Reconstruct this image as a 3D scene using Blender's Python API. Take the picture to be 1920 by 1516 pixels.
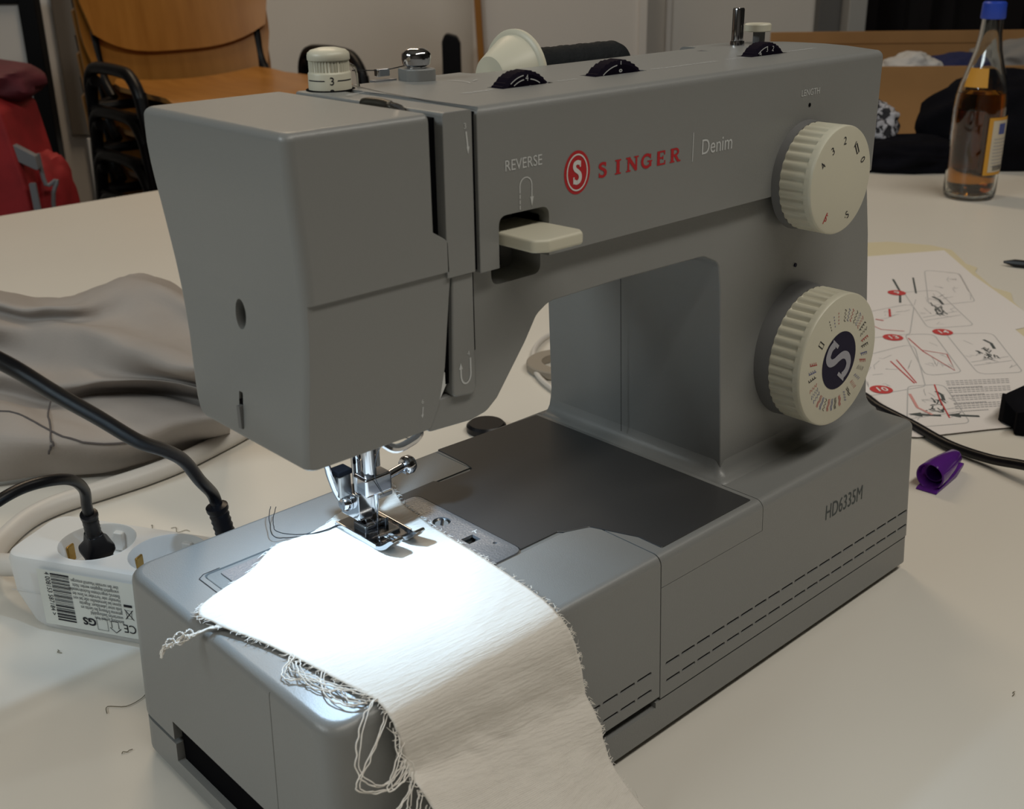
import bpy, bmesh, math, random
from math import sin, cos, pi, radians
from mathutils import Vector, Matrix, noise
random.seed(7)
for _o in list(bpy.data.objects): bpy.data.objects.remove(_o)
SC = bpy.context.scene
COL = SC.collection

# ------------------------------------------------------------ camera, world, lights, exposure
CAM = Vector((-0.165096, -0.271940, 0.342823))
cd = bpy.data.cameras.new('camera'); cam = bpy.data.objects.new('camera', cd); COL.objects.link(cam)
_R = Matrix(((0.7312288765713661, -0.6819762966155865, -0.014582898294489666),
             (0.2689982533893058, 0.2686476719845512, 0.92491533018476),
             (-0.6268526698847829, -0.6802475719852079, 0.3798933680212761))).transposed()
cam.matrix_world = Matrix.Translation(CAM) @ _R.to_4x4()
cd.sensor_width = 36; cd.lens = 2134.575 / 1920 * 36; cd.clip_start = 0.01; cd.clip_end = 60
cd.dof.use_dof = True; cd.dof.focus_distance = 0.56; cd.dof.aperture_fstop = 24
SC.camera = cam
W = bpy.data.worlds.new('room_air'); SC.world = W; W.use_nodes = True
W.node_tree.nodes['Background'].inputs[0].default_value = (1.0, 0.86, 0.70, 1)
W.node_tree.nodes['Background'].inputs[1].default_value = 0.10
SC.view_settings.view_transform = 'Standard'; SC.view_settings.look = 'None'
SC.view_settings.exposure = 0.0; SC.view_settings.gamma = 1.0; SC.view_settings.use_curve_mapping = False

def area(name, loc, target, size, power, color):
    d = bpy.data.lights.new(name, 'AREA'); d.shape = 'RECTANGLE'; d.size, d.size_y = size
    d.energy = power; d.color = color
    o = bpy.data.objects.new(name, d); COL.objects.link(o); o.location = loc
    o.rotation_euler = (Vector(target) - Vector(loc)).to_track_quat('-Z', 'Y').to_euler()
    return o
area('ceiling_lamp', (0.50, -0.80, 1.95), (0.4, 0.0, 0), (2.4, 0.25), 23, (1.0, 0.95, 0.85))
area('ceiling_lamp', (1.2, 2.0, 1.95), (0.7, 2.0, 0), (1.5, 0.25), 15, (1.0, 0.78, 0.54))
area('ceiling_lamp', (-1.7, 0.7, 1.4), (0.0, 0.1, 0.1), (1.0, 0.40), 16, (0.88, 0.98, 1.0))

# ------------------------------------------------------------ materials
def mat(name, color, rough=0.5, metal=0.0, noise_amt=0.0, noise_scale=50.0, bump=0.0, bump_scale=300.0,
        emit=None, trans=0.0, ior=1.45, spec=0.5, color2=None, coat=0.0):
    m = bpy.data.materials.new(name); m.use_nodes = True
    nt = m.node_tree; b = nt.nodes['Principled BSDF']
    b.inputs['Base Color'].default_value = (*color, 1)
    b.inputs['Roughness'].default_value = rough; b.inputs['Metallic'].default_value = metal
    b.inputs['IOR'].default_value = ior; b.inputs['Specular IOR Level'].default_value = spec
    b.inputs['Transmission Weight'].default_value = trans; b.inputs['Coat Weight'].default_value = coat
    if emit:
        b.inputs['Emission Color'].default_value = (*emit[0], 1); b.inputs['Emission Strength'].default_value = emit[1]
    tc = nt.nodes.new('ShaderNodeTexCoord')
    if noise_amt > 0 or color2:
        n = nt.nodes.new('ShaderNodeTexNoise'); n.inputs['Scale'].default_value = noise_scale; n.inputs['Detail'].default_value = 5
        nt.links.new(tc.outputs['Object'], n.inputs['Vector'])
        mx = nt.nodes.new('ShaderNodeMix'); mx.data_type = 'RGBA'
        c2 = color2 if color2 else tuple(max(0, c * (1 - noise_amt)) for c in color)
        mx.inputs[6].default_value = (*color, 1); mx.inputs[7].default_value = (*c2, 1)
        rp = nt.nodes.new('ShaderNodeMapRange'); rp.inputs[1].default_value = 0.35; rp.inputs[2].default_value = 0.65
        nt.links.new(n.outputs['Fac'], rp.inputs[0]); nt.links.new(rp.outputs[0], mx.inputs[0])
        nt.links.new(mx.outputs[2], b.inputs['Base Color'])
    if bump > 0:
        n2 = nt.nodes.new('ShaderNodeTexNoise'); n2.inputs['Scale'].default_value = bump_scale; n2.inputs['Detail'].default_value = 3
        nt.links.new(tc.outputs['Object'], n2.inputs['Vector'])
        bp = nt.nodes.new('ShaderNodeBump'); bp.inputs['Strength'].default_value = bump; bp.inputs['Distance'].default_value = 0.001
        nt.links.new(n2.outputs['Fac'], bp.inputs['Height']); nt.links.new(bp.outputs[0], b.inputs['Normal'])
    return m
M_GREY = mat('grey_plastic', (0.215, 0.217, 0.211), 0.36, spec=0.65, bump=0.10, bump_scale=1800)
M_GREY2 = mat('dark_grey_plastic', (0.14, 0.14, 0.14), 0.45)
M_BED = mat('bed_enamel', (0.045, 0.045, 0.046), 0.30, noise_amt=0.06, noise_scale=30)
M_STEEL = mat('brushed_steel', (0.27, 0.28, 0.30), 0.38, metal=0.5, bump=0.25, bump_scale=900)
M_CHROME = mat('chrome', (0.62, 0.62, 0.64), 0.10, metal=1.0)
M_DCHROME = mat('dark_steel', (0.36, 0.35, 0.34), 0.25, metal=1.0)
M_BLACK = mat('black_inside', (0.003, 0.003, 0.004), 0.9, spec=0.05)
M_SLOT = mat('slot_black', (0.022, 0.020, 0.022), 0.7, spec=0.2)
M_IVORY = mat('ivory_plastic', (0.60, 0.57, 0.455), 0.38)
M_DIALF = mat('ivory_dial_face', (0.60, 0.565, 0.45), 0.22)
M_INDIGO = mat('indigo_print', (0.010, 0.008, 0.030), 0.5, spec=0.15)
M_SDIAL = mat('black_purple_dial', (0.006, 0.004, 0.010), 0.7, spec=0.05)
M_WPRINT = mat('white_print', (0.62, 0.62, 0.60), 0.5)
M_GPRINT = mat('pale_grey_print', (0.55, 0.56, 0.56), 0.6, spec=0.2)
M_RPRINT = mat('red_print', (0.42, 0.012, 0.018), 0.5)
M_KPRINT = mat('black_print', (0.02, 0.02, 0.025), 0.6, spec=0.2)
M_BPRINT = mat('blue_print', (0.06, 0.08, 0.25), 0.5)
M_BRUBBER = mat('black_rubber', (0.006, 0.006, 0.008), 0.35, spec=0.35)
M_FEET = mat('foot_rubber', (0.02, 0.02, 0.02), 0.8)
M_TABLE = mat('table_laminate', (0.70, 0.665, 0.60), 0.40, noise_amt=0.03, noise_scale=3, bump=0.02, bump_scale=700)
M_WPLAST = mat('white_plastic', (0.66, 0.665, 0.66), 0.35)
M_WCABLE = mat('white_cable_sheath', (0.60, 0.57, 0.53), 0.45)
M_STICKER = mat('sticker_paper', (0.66, 0.67, 0.62), 0.6)
M_BRASS = mat('brass_contact', (0.45, 0.28, 0.08), 0.35, metal=0.8)
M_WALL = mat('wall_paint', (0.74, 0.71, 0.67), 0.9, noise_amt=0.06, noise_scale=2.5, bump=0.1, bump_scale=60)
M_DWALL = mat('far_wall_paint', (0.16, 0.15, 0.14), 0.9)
M_BOARD = mat('board_white', (0.74, 0.71, 0.68), 0.6, noise_amt=0.04, noise_scale=2)
M_FLOOR = mat('floor_lino', (0.10, 0.09, 0.08), 0.5, noise_amt=0.2, noise_scale=6)
M_BFRAME = mat('black_steel_frame', (0.004, 0.004, 0.005), 0.4, spec=0.3)
M_LTRIM = mat('pale_metal_trim', (0.42, 0.42, 0.41), 0.4)
M_DARK = mat('dark_curtain', (0.014, 0.011, 0.012), 0.9, noise_amt=0.5, noise_scale=2)
M_PAPER = mat('printer_paper', (0.72, 0.68, 0.66), 0.7)
M_CREAM = mat('cream_tissue', (0.62, 0.55, 0.38), 0.8)
M_PGREY = mat('print_grey', (0.30, 0.29, 0.30), 0.8)
M_PLIGHT = mat('print_light_grey', (0.45, 0.44, 0.44), 0.8)
M_PRED = mat('print_red', (0.50, 0.05, 0.05), 0.8)
M_PPINK = mat('print_pink', (0.60, 0.28, 0.26), 0.8)
M_PDARK = mat('print_dark', (0.07, 0.08, 0.08), 0.8)
M_COVER = mat('grey_cover_cloth', (0.36, 0.325, 0.30), 0.85, noise_amt=0.10, noise_scale=14, bump=0.15, bump_scale=500)
M_CARD = mat('cardboard', (0.36, 0.19, 0.07), 0.8, noise_amt=0.15, noise_scale=8)
M_BCLOTH = mat('black_cloth', (0.006, 0.006, 0.009), 0.95, spec=0.1, noise_amt=0.4, noise_scale=20)
M_REDN = mat('red_nylon', (0.34, 0.018, 0.022), 0.65, noise_amt=0.25, noise_scale=25)
M_MAROON = mat('maroon_nylon', (0.10, 0.010, 0.022), 0.7, noise_amt=0.3, noise_scale=25)
M_GNYLON = mat('grey_nylon', (0.075, 0.075, 0.07), 0.8, noise_amt=0.3, noise_scale=40)
M_STRAP = mat('grey_strap', (0.16, 0.16, 0.17), 0.7)
M_THREADW = mat('cotton_thread', (0.78, 0.74, 0.68), 0.85)
M_THREADB = mat('black_thread', (0.01, 0.01, 0.012), 0.6)
M_PURPLE = mat('purple_clear_plastic', (0.20, 0.045, 0.42), 0.12, trans=0.55, ior=1.4)
M_PURPLE2 = mat('purple_plastic', (0.12, 0.03, 0.26), 0.3)
M_SPOOLT = mat('black_wound_thread', (0.008, 0.010, 0.012), 0.75, spec=0.2, bump=0.5, bump_scale=500)

def wood_mat():
    m = bpy.data.materials.new('varnished_plywood'); m.use_nodes = True; nt = m.node_tree; b = nt.nodes['Principled BSDF']
    tc = nt.nodes.new('ShaderNodeTexCoord'); mp = nt.nodes.new('ShaderNodeMapping'); mp.inputs['Scale'].default_value = (14, 1.5, 2)
    n = nt.nodes.new('ShaderNodeTexNoise'); n.inputs['Scale'].default_value = 2.5; n.inputs['Detail'].default_value = 6
    r = nt.nodes.new('ShaderNodeValToRGB'); r.color_ramp.elements[0].position = 0.3; r.color_ramp.elements[1].position = 0.75
    r.color_ramp.elements[0].color = (0.30, 0.125, 0.022, 1); r.color_ramp.elements[1].color = (0.40, 0.18, 0.038, 1)
    L = nt.links.new; L(tc.outputs['Object'], mp.inputs[0]); L(mp.outputs[0], n.inputs[0]); L(n.outputs[0], r.inputs[0]); L(r.outputs[0], b.inputs['Base Color'])
    b.inputs['Roughness'].default_value = 0.35
    return m
M_WOOD = wood_mat()

def weave_mat(name, c1, scale=900):
    m = bpy.data.materials.new(name); m.use_nodes = True; nt = m.node_tree; b = nt.nodes['Principled BSDF']; L = nt.links.new
    b.inputs['Roughness'].default_value = 0.9; b.inputs['Specular IOR Level'].default_value = 0.2
    uv = nt.nodes.new('ShaderNodeTexCoord')
    w = []
    for ax in ('X', 'Y'):
        t = nt.nodes.new('ShaderNodeTexWave'); t.bands_direction = ax; t.inputs['Scale'].default_value = scale
        t.inputs['Distortion'].default_value = 1.2; t.inputs['Detail'].default_value = 1; t.inputs['Detail Scale'].default_value = 0.4
        L(uv.outputs['UV'], t.inputs[0]); w.append(t)
    a = nt.nodes.new('ShaderNodeMath'); a.operation = 'ADD'; L(w[0].outputs['Fac'], a.inputs[0]); L(w[1].outputs['Fac'], a.inputs[1])
    n = nt.nodes.new('ShaderNodeTexNoise'); n.inputs['Scale'].default_value = 9; n.inputs['Detail'].default_value = 4
    mp = nt.nodes.new('ShaderNodeMapping'); mp.inputs['Scale'].default_value = (1.0, 5.0, 1.0)
    L(uv.outputs['UV'], mp.inputs[0]); L(mp.outputs[0], n.inputs[0])
    b1 = nt.nodes.new('ShaderNodeBump'); b1.inputs['Strength'].default_value = 0.35; b1.inputs['Distance'].default_value = 0.0002
    b2 = nt.nodes.new('ShaderNodeBump'); b2.inputs['Strength'].default_value = 0.30; b2.inputs['Distance'].default_value = 0.003
    L(a.outputs[0], b1.inputs['Height']); L(n.outputs['Fac'], b2.inputs['Height']); L(b2.outputs[0], b1.inputs['Normal']); L(b1.outputs[0], b.inputs['Normal'])
    r = nt.nodes.new('ShaderNodeMapRange'); r.inputs[1].default_value = 0; r.inputs[2].default_value = 2; r.inputs[3].default_value = 0.88; r.inputs[4].default_value = 1.0
    L(a.outputs[0], r.inputs[0])
    mx = nt.nodes.new('ShaderNodeMix'); mx.data_type = 'RGBA'; mx.inputs[6].default_value = (c1[0]*.8, c1[1]*.78, c1[2]*.76, 1); mx.inputs[7].default_value = (*c1, 1)
    L(r.outputs[0], mx.inputs[0]); L(mx.outputs[2], b.inputs['Base Color'])
    return m
M_LINEN = weave_mat('unbleached_cotton', (0.80, 0.755, 0.69), 95)

def scarf_mat():
    m = bpy.data.materials.new('black_white_pattern'); m.use_nodes = True; nt = m.node_tree; b = nt.nodes['Principled BSDF']; L = nt.links.new
    tc = nt.nodes.new('ShaderNodeTexCoord'); v = nt.nodes.new('ShaderNodeTexNoise'); v.inputs['Scale'].default_value = 75; v.inputs['Distortion'].default_value = 1.0
    r = nt.nodes.new('ShaderNodeValToRGB'); r.color_ramp.interpolation = 'CONSTANT'
    r.color_ramp.elements[0].color = (0.02, 0.02, 0.025, 1); r.color_ramp.elements[1].color = (0.42, 0.42, 0.46, 1); r.color_ramp.elements[1].position = 0.5
    L(tc.outputs['Object'], v.inputs[0]); L(v.outputs['Fac'], r.inputs[0]); L(r.outputs[0], b.inputs['Base Color']); b.inputs['Roughness'].default_value = 0.9
    return m
M_SCARF = scarf_mat()

# ------------------------------------------------------------ mesh helpers
def link(name, me, m, parent=None, smooth=40):
    o = bpy.data.objects.new(name, me); COL.objects.link(o)
    if m: me.materials.append(m)
    if parent: o.parent = parent
    if smooth: shade(me, smooth)
    return o
def shade(me, ang):
    bm = bmesh.new(); bm.from_mesh(me); a = radians(ang)
    for f in bm.faces: f.smooth = True
    for e in bm.edges:
        if len(e.link_faces) == 2 and e.calc_face_angle(0) > a: e.smooth = False
    bm.to_mesh(me); bm.free()
def wn(o):
    md = o.modifiers.new('wn', 'WEIGHTED_NORMAL'); md.keep_sharp = True; md.weight = 80
    return o
def mesh(verts, faces, name='m'):
    me = bpy.data.meshes.new(name); me.from_pydata([tuple(v) for v in verts], [], faces); me.validate(); me.update(); return me
def join(parts):
    V, F = [], []
    for v, f in parts:
        k = len(V); V += list(v); F += [tuple(i + k for i in q) for q in f]
    return V, F
def fillet(pts, rad, n=5):
    out = []; N = len(pts)
    for i, p in enumerate(pts):
        r = rad[i] if isinstance(rad, (list, tuple)) else rad
        p = Vector(p); a = Vector(pts[i - 1]); b = Vector(pts[(i + 1) % N])
        if r <= 0: out.append(tuple(p)); continue
        d1 = (a - p); d2 = (b - p); l1, l2 = d1.length, d2.length; d1.normalize(); d2.normalize()
        ang = d1.angle(d2); t = min(r / math.tan(ang / 2), l1 * .49, l2 * .49)
        s = p + d1 * t; e = p + d2 * t
        for k in range(n + 1):
            u = k / n; out.append(tuple((1 - u) ** 2 * s + 2 * u * (1 - u) * p + u * u * e))
    return out
def rrect(x0, y0, x1, y1, r, n=5):
    return fillet([(x0, y0), (x1, y0), (x1, y1), (x0, y1)], r, n)
AX = {'x': lambda a, b, h: (h, a, b), 'y': lambda a, b, h: (a, h, b), 'z': lambda a, b, h: (a, b, h)}
def prism(poly, ax, lo, hi):
    f = AX[ax]; n = len(poly)
    V = [f(a, b, lo) for a, b in poly] + [f(a, b, hi) for a, b in poly]
    F = [tuple(range(n)), tuple(range(2 * n - 1, n - 1, -1))] + [(i, i + n, (i + 1) % n + n, (i + 1) % n) for i in range(n)]
    return V, F
def box(x0, y0, z0, x1, y1, z1):
    return prism([(x0, y0), (x1, y0), (x1, y1), (x0, y1)], 'z', z0, z1)
def fix(me):
    bm = bmesh.new(); bm.from_mesh(me); bmesh.ops.recalc_face_normals(bm, faces=bm.faces); bm.to_mesh(me); bm.free(); return me
def loft(rings, cap=True, closed=True):
    n = len(rings[0]); V = [v for r in rings for v in r]; F = []
    for k in range(len(rings) - 1):
        for i in range(n if closed else n - 1):
            j = (i + 1) % n; F.append((k * n + i, k * n + j, (k + 1) * n + j, (k + 1) * n + i))
    if cap: F.append(tuple(range(n - 1, -1, -1))); F.append(tuple((len(rings) - 1) * n + i for i in range(n)))
    return V, F
def lathe(prof, origin, axis='z', n=32, mod=None, cap=True):
    """prof: list of (r, h); mod(theta,k)->radius scale"""
    rings = []
    for k, (r, h) in enumerate(prof):
        ring = []
        for i in range(n):
            t = 2 * pi * i / n; rr = r * (mod(t, k) if mod else 1); a, b = rr * cos(t), rr * sin(t)
            p = {'z': (a, b, h), 'y': (a, h, b), 'x': (h, a, b)}[axis]
            ring.append((origin[0] + p[0], origin[1] + p[1], origin[2] + p[2]))
        rings.append(ring)
    return loft(rings, cap=cap)
def cyl(p0, p1, r0, r1=None, n=20):
    return tube([p0, p1], [r0, r1 if r1 is not None else r0], n)
def smoothpath(pts, sub=6):
    P = [Vector(p) for p in pts]; out = []
    for i in range(len(P) - 1):
        a = P[max(i - 1, 0)]; b = P[i]; c = P[i + 1]; d = P[min(i + 2, len(P) - 1)]
        for k in range(sub):
            t = k / sub; out.append(0.5 * ((2 * b) + (c - a) * t + (2 * a - 5 * b + 4 * c - d) * t * t + (3 * b - a - 3 * c + d) * t ** 3))
    out.append(P[-1]); return out
def tube(pts, rad, n=10):
    P = [Vector(p) for p in pts]
    if not isinstance(rad, (list, tuple)): rad = [rad] * len(P)
    rings = []; up = None
    for i, p in enumerate(P):
        d = (P[min(i + 1, len(P) - 1)] - P[max(i - 1, 0)]).normalized()
        if up is None: up = Vector((0, 0, 1)) if abs(d.z) < .9 else Vector((1, 0, 0))
        s = d.cross(up).normalized(); u = s.cross(d).normalized(); up = u
        rings.append([tuple(p + rad[i] * (cos(2 * pi * k / n) * s + sin(2 * pi * k / n) * u)) for k in range(n)])
    return loft(rings)
def solid(name, vf, m, parent=None, smooth=40, bevel=0, seg=3, ang=35, weighted=True):
    me = fix(mesh(*vf)); o = link(name, me, m, parent, None)
    if bevel: bevel_apply(o, bevel, seg, ang)
    shade(o.data, smooth)
    if weighted: wn(o)
    return o
def applied(o):
    dg = bpy.context.evaluated_depsgraph_get(); dg.update()
    me = bpy.data.meshes.new_from_object(o.evaluated_get(dg)); o.modifiers.clear(); o.data = me
    return o
def bevel_apply(o, w, seg=3, ang=35, clamp=True):
    md = o.modifiers.new('b', 'BEVEL'); md.width = w; md.segments = seg; md.limit_method = 'ANGLE'; md.angle_limit = radians(ang)
    md.harden_normals = False; md.use_clamp_overlap = clamp
    return applied(o)
def boolean(o, vf, op='DIFFERENCE', extra=None):
    c = bpy.data.objects.new('c', fix(mesh(*vf))); COL.objects.link(c); c.parent = o.parent
    md = o.modifiers.new('x', 'BOOLEAN'); md.object = c; md.operation = op; md.solver = 'EXACT'
    if extra: md.use_self = True
    applied(o); bpy.data.objects.remove(c); return o
def dup(o, parent=None):
    c = o.copy(); COL.objects.link(c)
    if parent: c.parent = parent
    return c
def thing(name, label, cat, loc=(0, 0, 0), rotz=0, group=None):
    o = bpy.data.objects.new(name, None); COL.objects.link(o); o.location = loc; o.rotation_euler = (0, 0, rotz)
    o.empty_display_size = 0.02
    return tag(o, label, cat, group)
def tag(o, label, cat, group=None):
    o['label'] = label; o['category'] = cat
    if group: o['group'] = group
    return o
def struct(name, vf, m, bevel=0):
    o = solid(name, vf, m, bevel=bevel); o['kind'] = 'structure'; return o

# flat print: polygons in a plane's own 2D frame
def ribbon(pts, w, closed=False):
    P = [Vector(p) for p in pts]; n = len(P); out = []; L = []; R = []
    for i in range(n):
        a = P[i - 1] if (i > 0 or closed) else P[i]; b = P[(i + 1) % n] if (i < n - 1 or closed) else P[i]
        d = (b - a); d = d.normalized() if d.length > 0 else Vector((1, 0)); q = Vector((-d.y, d.x)) * w / 2
        L.append(P[i] + q); R.append(P[i] - q)
    for i in range(n if closed else n - 1):
        j = (i + 1) % n; out.append([R[i], R[j], L[j], L[i]])
    return out
def arc(cx, cy, rx, ry, a0, a1, n=14):
    return [(cx + rx * cos(radians(a0 + (a1 - a0) * k / n)), cy + ry * sin(radians(a0 + (a1 - a0) * k / n))) for k in range(n + 1)]
def T2(polys, s=1, rot=0, dx=0, dy=0, sx=1):
    c, q = cos(rot), sin(rot)
    return [[(dx + s * (c * p[0] * sx - q * p[1]), dy + s * (q * p[0] * sx + c * p[1])) for p in pl] for pl in polys]
def plane(o, X, Y):
    X = Vector(X).normalized(); Y = Vector(Y).normalized(); Z = X.cross(Y)
    m = Matrix.Identity(4); m.col[0] = (*X, 0); m.col[1] = (*Y, 0); m.col[2] = (*Z, 0); m.col[3] = (*o, 1); return m
def decal(name, polys, m, mw, parent=None, lift=0.00012, label=None):
    V, F = [], []
    for ip, pl in enumerate(polys):
        ar_ = sum(pl[i - 1][0] * pl[i][1] - pl[i][0] * pl[i - 1][1] for i in range(len(pl)))
        if ar_ < 0: pl = pl[::-1]
        k = len(V); V += [mw @ Vector((p[0], p[1], lift + (ip % 40) * 1.2e-6)) for p in pl]; F.append(tuple(range(k, k + len(pl))))
    o = link(name, mesh(V, F), m, parent, None)
    if label: o['label'] = label
    if name.startswith('printed_') or name in ('stitch_symbols', 'barcode', 'label_text'): o['kind'] = 'stuff'
    return o
def text_polys(s, size, sx=1.0, align='LEFT', weight=0.0):
    c = bpy.data.curves.new('t', 'FONT'); c.body = s; c.size = size; c.align_x = align; c.offset = weight; c.resolution_u = 4
    o = bpy.data.objects.new('t', c); COL.objects.link(o)
    dg = bpy.context.evaluated_depsgraph_get(); dg.update(); me = bpy.data.meshes.new_from_object(o.evaluated_get(dg))
    out = [[(me.vertices[i].co.x * sx, me.vertices[i].co.y) for i in p.vertices] for p in me.polygons]
    bpy.data.objects.remove(o); bpy.data.meshes.remove(me); return out

# ------------------------------------------------------------ room frame: u to the right, v into the room, z above the table top
RT = Vector((0.7353787, -0.6776564, 0)); FH = Vector((0.6776564, 0.7353787, 0)); C0 = Vector((CAM.x, CAM.y, 0))
RANG = math.atan2(RT.y, RT.x)
def RW(u, v, z=0): return C0 + u * RT + v * FH + Vector((0, 0, z))
def rbox(u0, v0, z0, u1, v1, z1):
    V, F = box(u0, v0, z0, u1, v1, z1); return [tuple(RW(*p)) for p in V], F
FL = -0.72
struct('floor', rbox(-3.5, -2.0, FL - .05, 4.5, 5.6, FL), M_FLOOR)
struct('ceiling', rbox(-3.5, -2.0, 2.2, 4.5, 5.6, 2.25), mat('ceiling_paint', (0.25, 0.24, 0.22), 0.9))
struct('wall_back', rbox(-3.5, 3.75, FL, 0.98, 3.85, 2.2), M_WALL)
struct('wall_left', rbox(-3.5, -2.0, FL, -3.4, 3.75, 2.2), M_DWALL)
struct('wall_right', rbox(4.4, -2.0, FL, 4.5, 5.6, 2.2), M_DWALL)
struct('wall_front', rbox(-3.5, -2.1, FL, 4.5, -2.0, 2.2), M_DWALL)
struct('wall_far', rbox(0.9, 5.5, FL, 4.5, 5.6, 2.2), M_DARK)
struct('baseboard_back', rbox(-3.4, 3.735, FL, 0.9, 3.75, FL + .08), M_BOARD)
# dark doorway beside the wall: steel jamb and a black curtain
struct('trim_1', rbox(1.035, 3.62, FL, 1.09, 3.80, 2.2), M_LTRIM, bevel=.004)
struct('trim_2', rbox(0.965, 3.70, FL, 1.035, 3.80, 2.2), mat('grey_jamb', (0.13, 0.13, 0.13), 0.6), bevel=.004)
struct('trim_3', rbox(0.50, 3.735, FL, 0.515, 3.752, 2.2), M_BOARD)
def curtain():
    rings = []
    N = 120
    for z in (FL + .03, 0.2, 2.15):
        r = [tuple(RW(1.09 + 3.2 * i / N, 3.90 + .05 * sin(i * .55) + .03 * sin(i * 1.7 + z), z)) for i in range(N + 1)]
        rings.append(r)
    V, F = loft(rings, cap=False, closed=False)
    return V, F
o = solid('dark_curtain', curtain(), M_DARK, weighted=False)
md = o.modifiers.new('s', 'SOLIDIFY'); md.thickness = .004
tag(o, 'black curtain hanging across the dark doorway behind the bottle', 'curtain')
# left: mobile board in a black tubular frame, with a pale cabinet side beside it
t = thing('mobile_whiteboard', 'whiteboard in a black steel frame behind the red backpack', 'whiteboard', RW(-1.75, 3.15, FL), RANG)
bb = lambda x0, y0, z0, x1, y1, z1: box(x0, y0, z0, x1, y1, z1)
solid('board_panel', bb(-.55, -.008, .42, .50, .008, .92), M_BOARD, t)
solid('frame_rail', bb(-.55, -.02, .92, .50, .02, .955), M_BFRAME, t, bevel=.004)
solid('frame_rail', bb(-.55, -.02, .10, .50, .02, .14), M_BFRAME, t, bevel=.004)
solid('frame_post', bb(.485, -.022, 0, .530, .022, 1.7), M_BFRAME, t, bevel=.004)
solid('frame_post', bb(-.595, -.022, 0, -.55, .022, 1.7), M_BFRAME, t, bevel=.004)
solid('lower_panel', bb(-.55, -.008, .14, .485, .008, .42), M_BOARD, t)
t = thing('cupboard', 'tall pale cupboard between the whiteboard and the stacked chairs', 'cupboard', RW(-1.30, 3.55, FL), RANG)
solid('body', bb(-.30, -.25, .0, .32, .2, 2.1), M_BOARD, t, bevel=.004)
solid('door', bb(.065, -.27, .56, .315, -.252, 2.08), mat('wall_shade_brown', (.17, .15, .13), .7), t, bevel=.003)  # dark tone stands in for the shaded wall beside the chairs
solid('door', bb(.105, -.27, .02, .315, -.252, .552), M_BOARD, t, bevel=.003)
# leaning board with wooden edge and black post behind the machine
t = thing('leaning_board', 'white board with a wooden edge strip leaning against the wall behind the spool', 'board', RW(0.0, 3.55, FL), RANG)
solid('panel', bb(-.10, .06, 0, .42, .08, 1.6), M_BOARD, t)
solid('edge_strip', prism([(-.055, 0), (-.035, 0), (-.105, 1.6), (-.125, 1.6)], 'y', .03, .09), M_WOOD, t, bevel=.003)
solid('edge_strip', bb(.40, .05, 0, .425, .09, 1.6), M_BOARD, t, bevel=.002)
_p = prism(fillet([(-.195, FL), (-.135, FL), (-.135, .055), (-.145, .075), (-.180, .085), (-.190, .06)], [0, 0, .015, .015, .015, .015]), 'y', 3.50, 3.54)
o = solid('folded_music_stand', ([tuple(RW(*p)) for p in _p[0]], _p[1]), M_BRUBBER, bevel=.004)
tag(o, 'black flat stand leaning at the wall beside the wooden edge strip', 'stand')

# ------------------------------------------------------------ table
t = thing('work_table', 'large white laminate table that carries the sewing machine', 'table', (0, 0, FL))
to = solid('table_top', box(-1.3, -1.1, FL * -1 - .028, 2.75, 1.335, -FL), M_TABLE, t, bevel=.002)
for x, y in ((-1.2, -1.0), (2.6, -1.0), (-1.2, 1.24), (2.6, 1.24)):
    solid('leg', box(x - .025, y - .025, 0, x + .025, y + .025, -FL - .028), M_BFRAME, t, bevel=.003)

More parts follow.
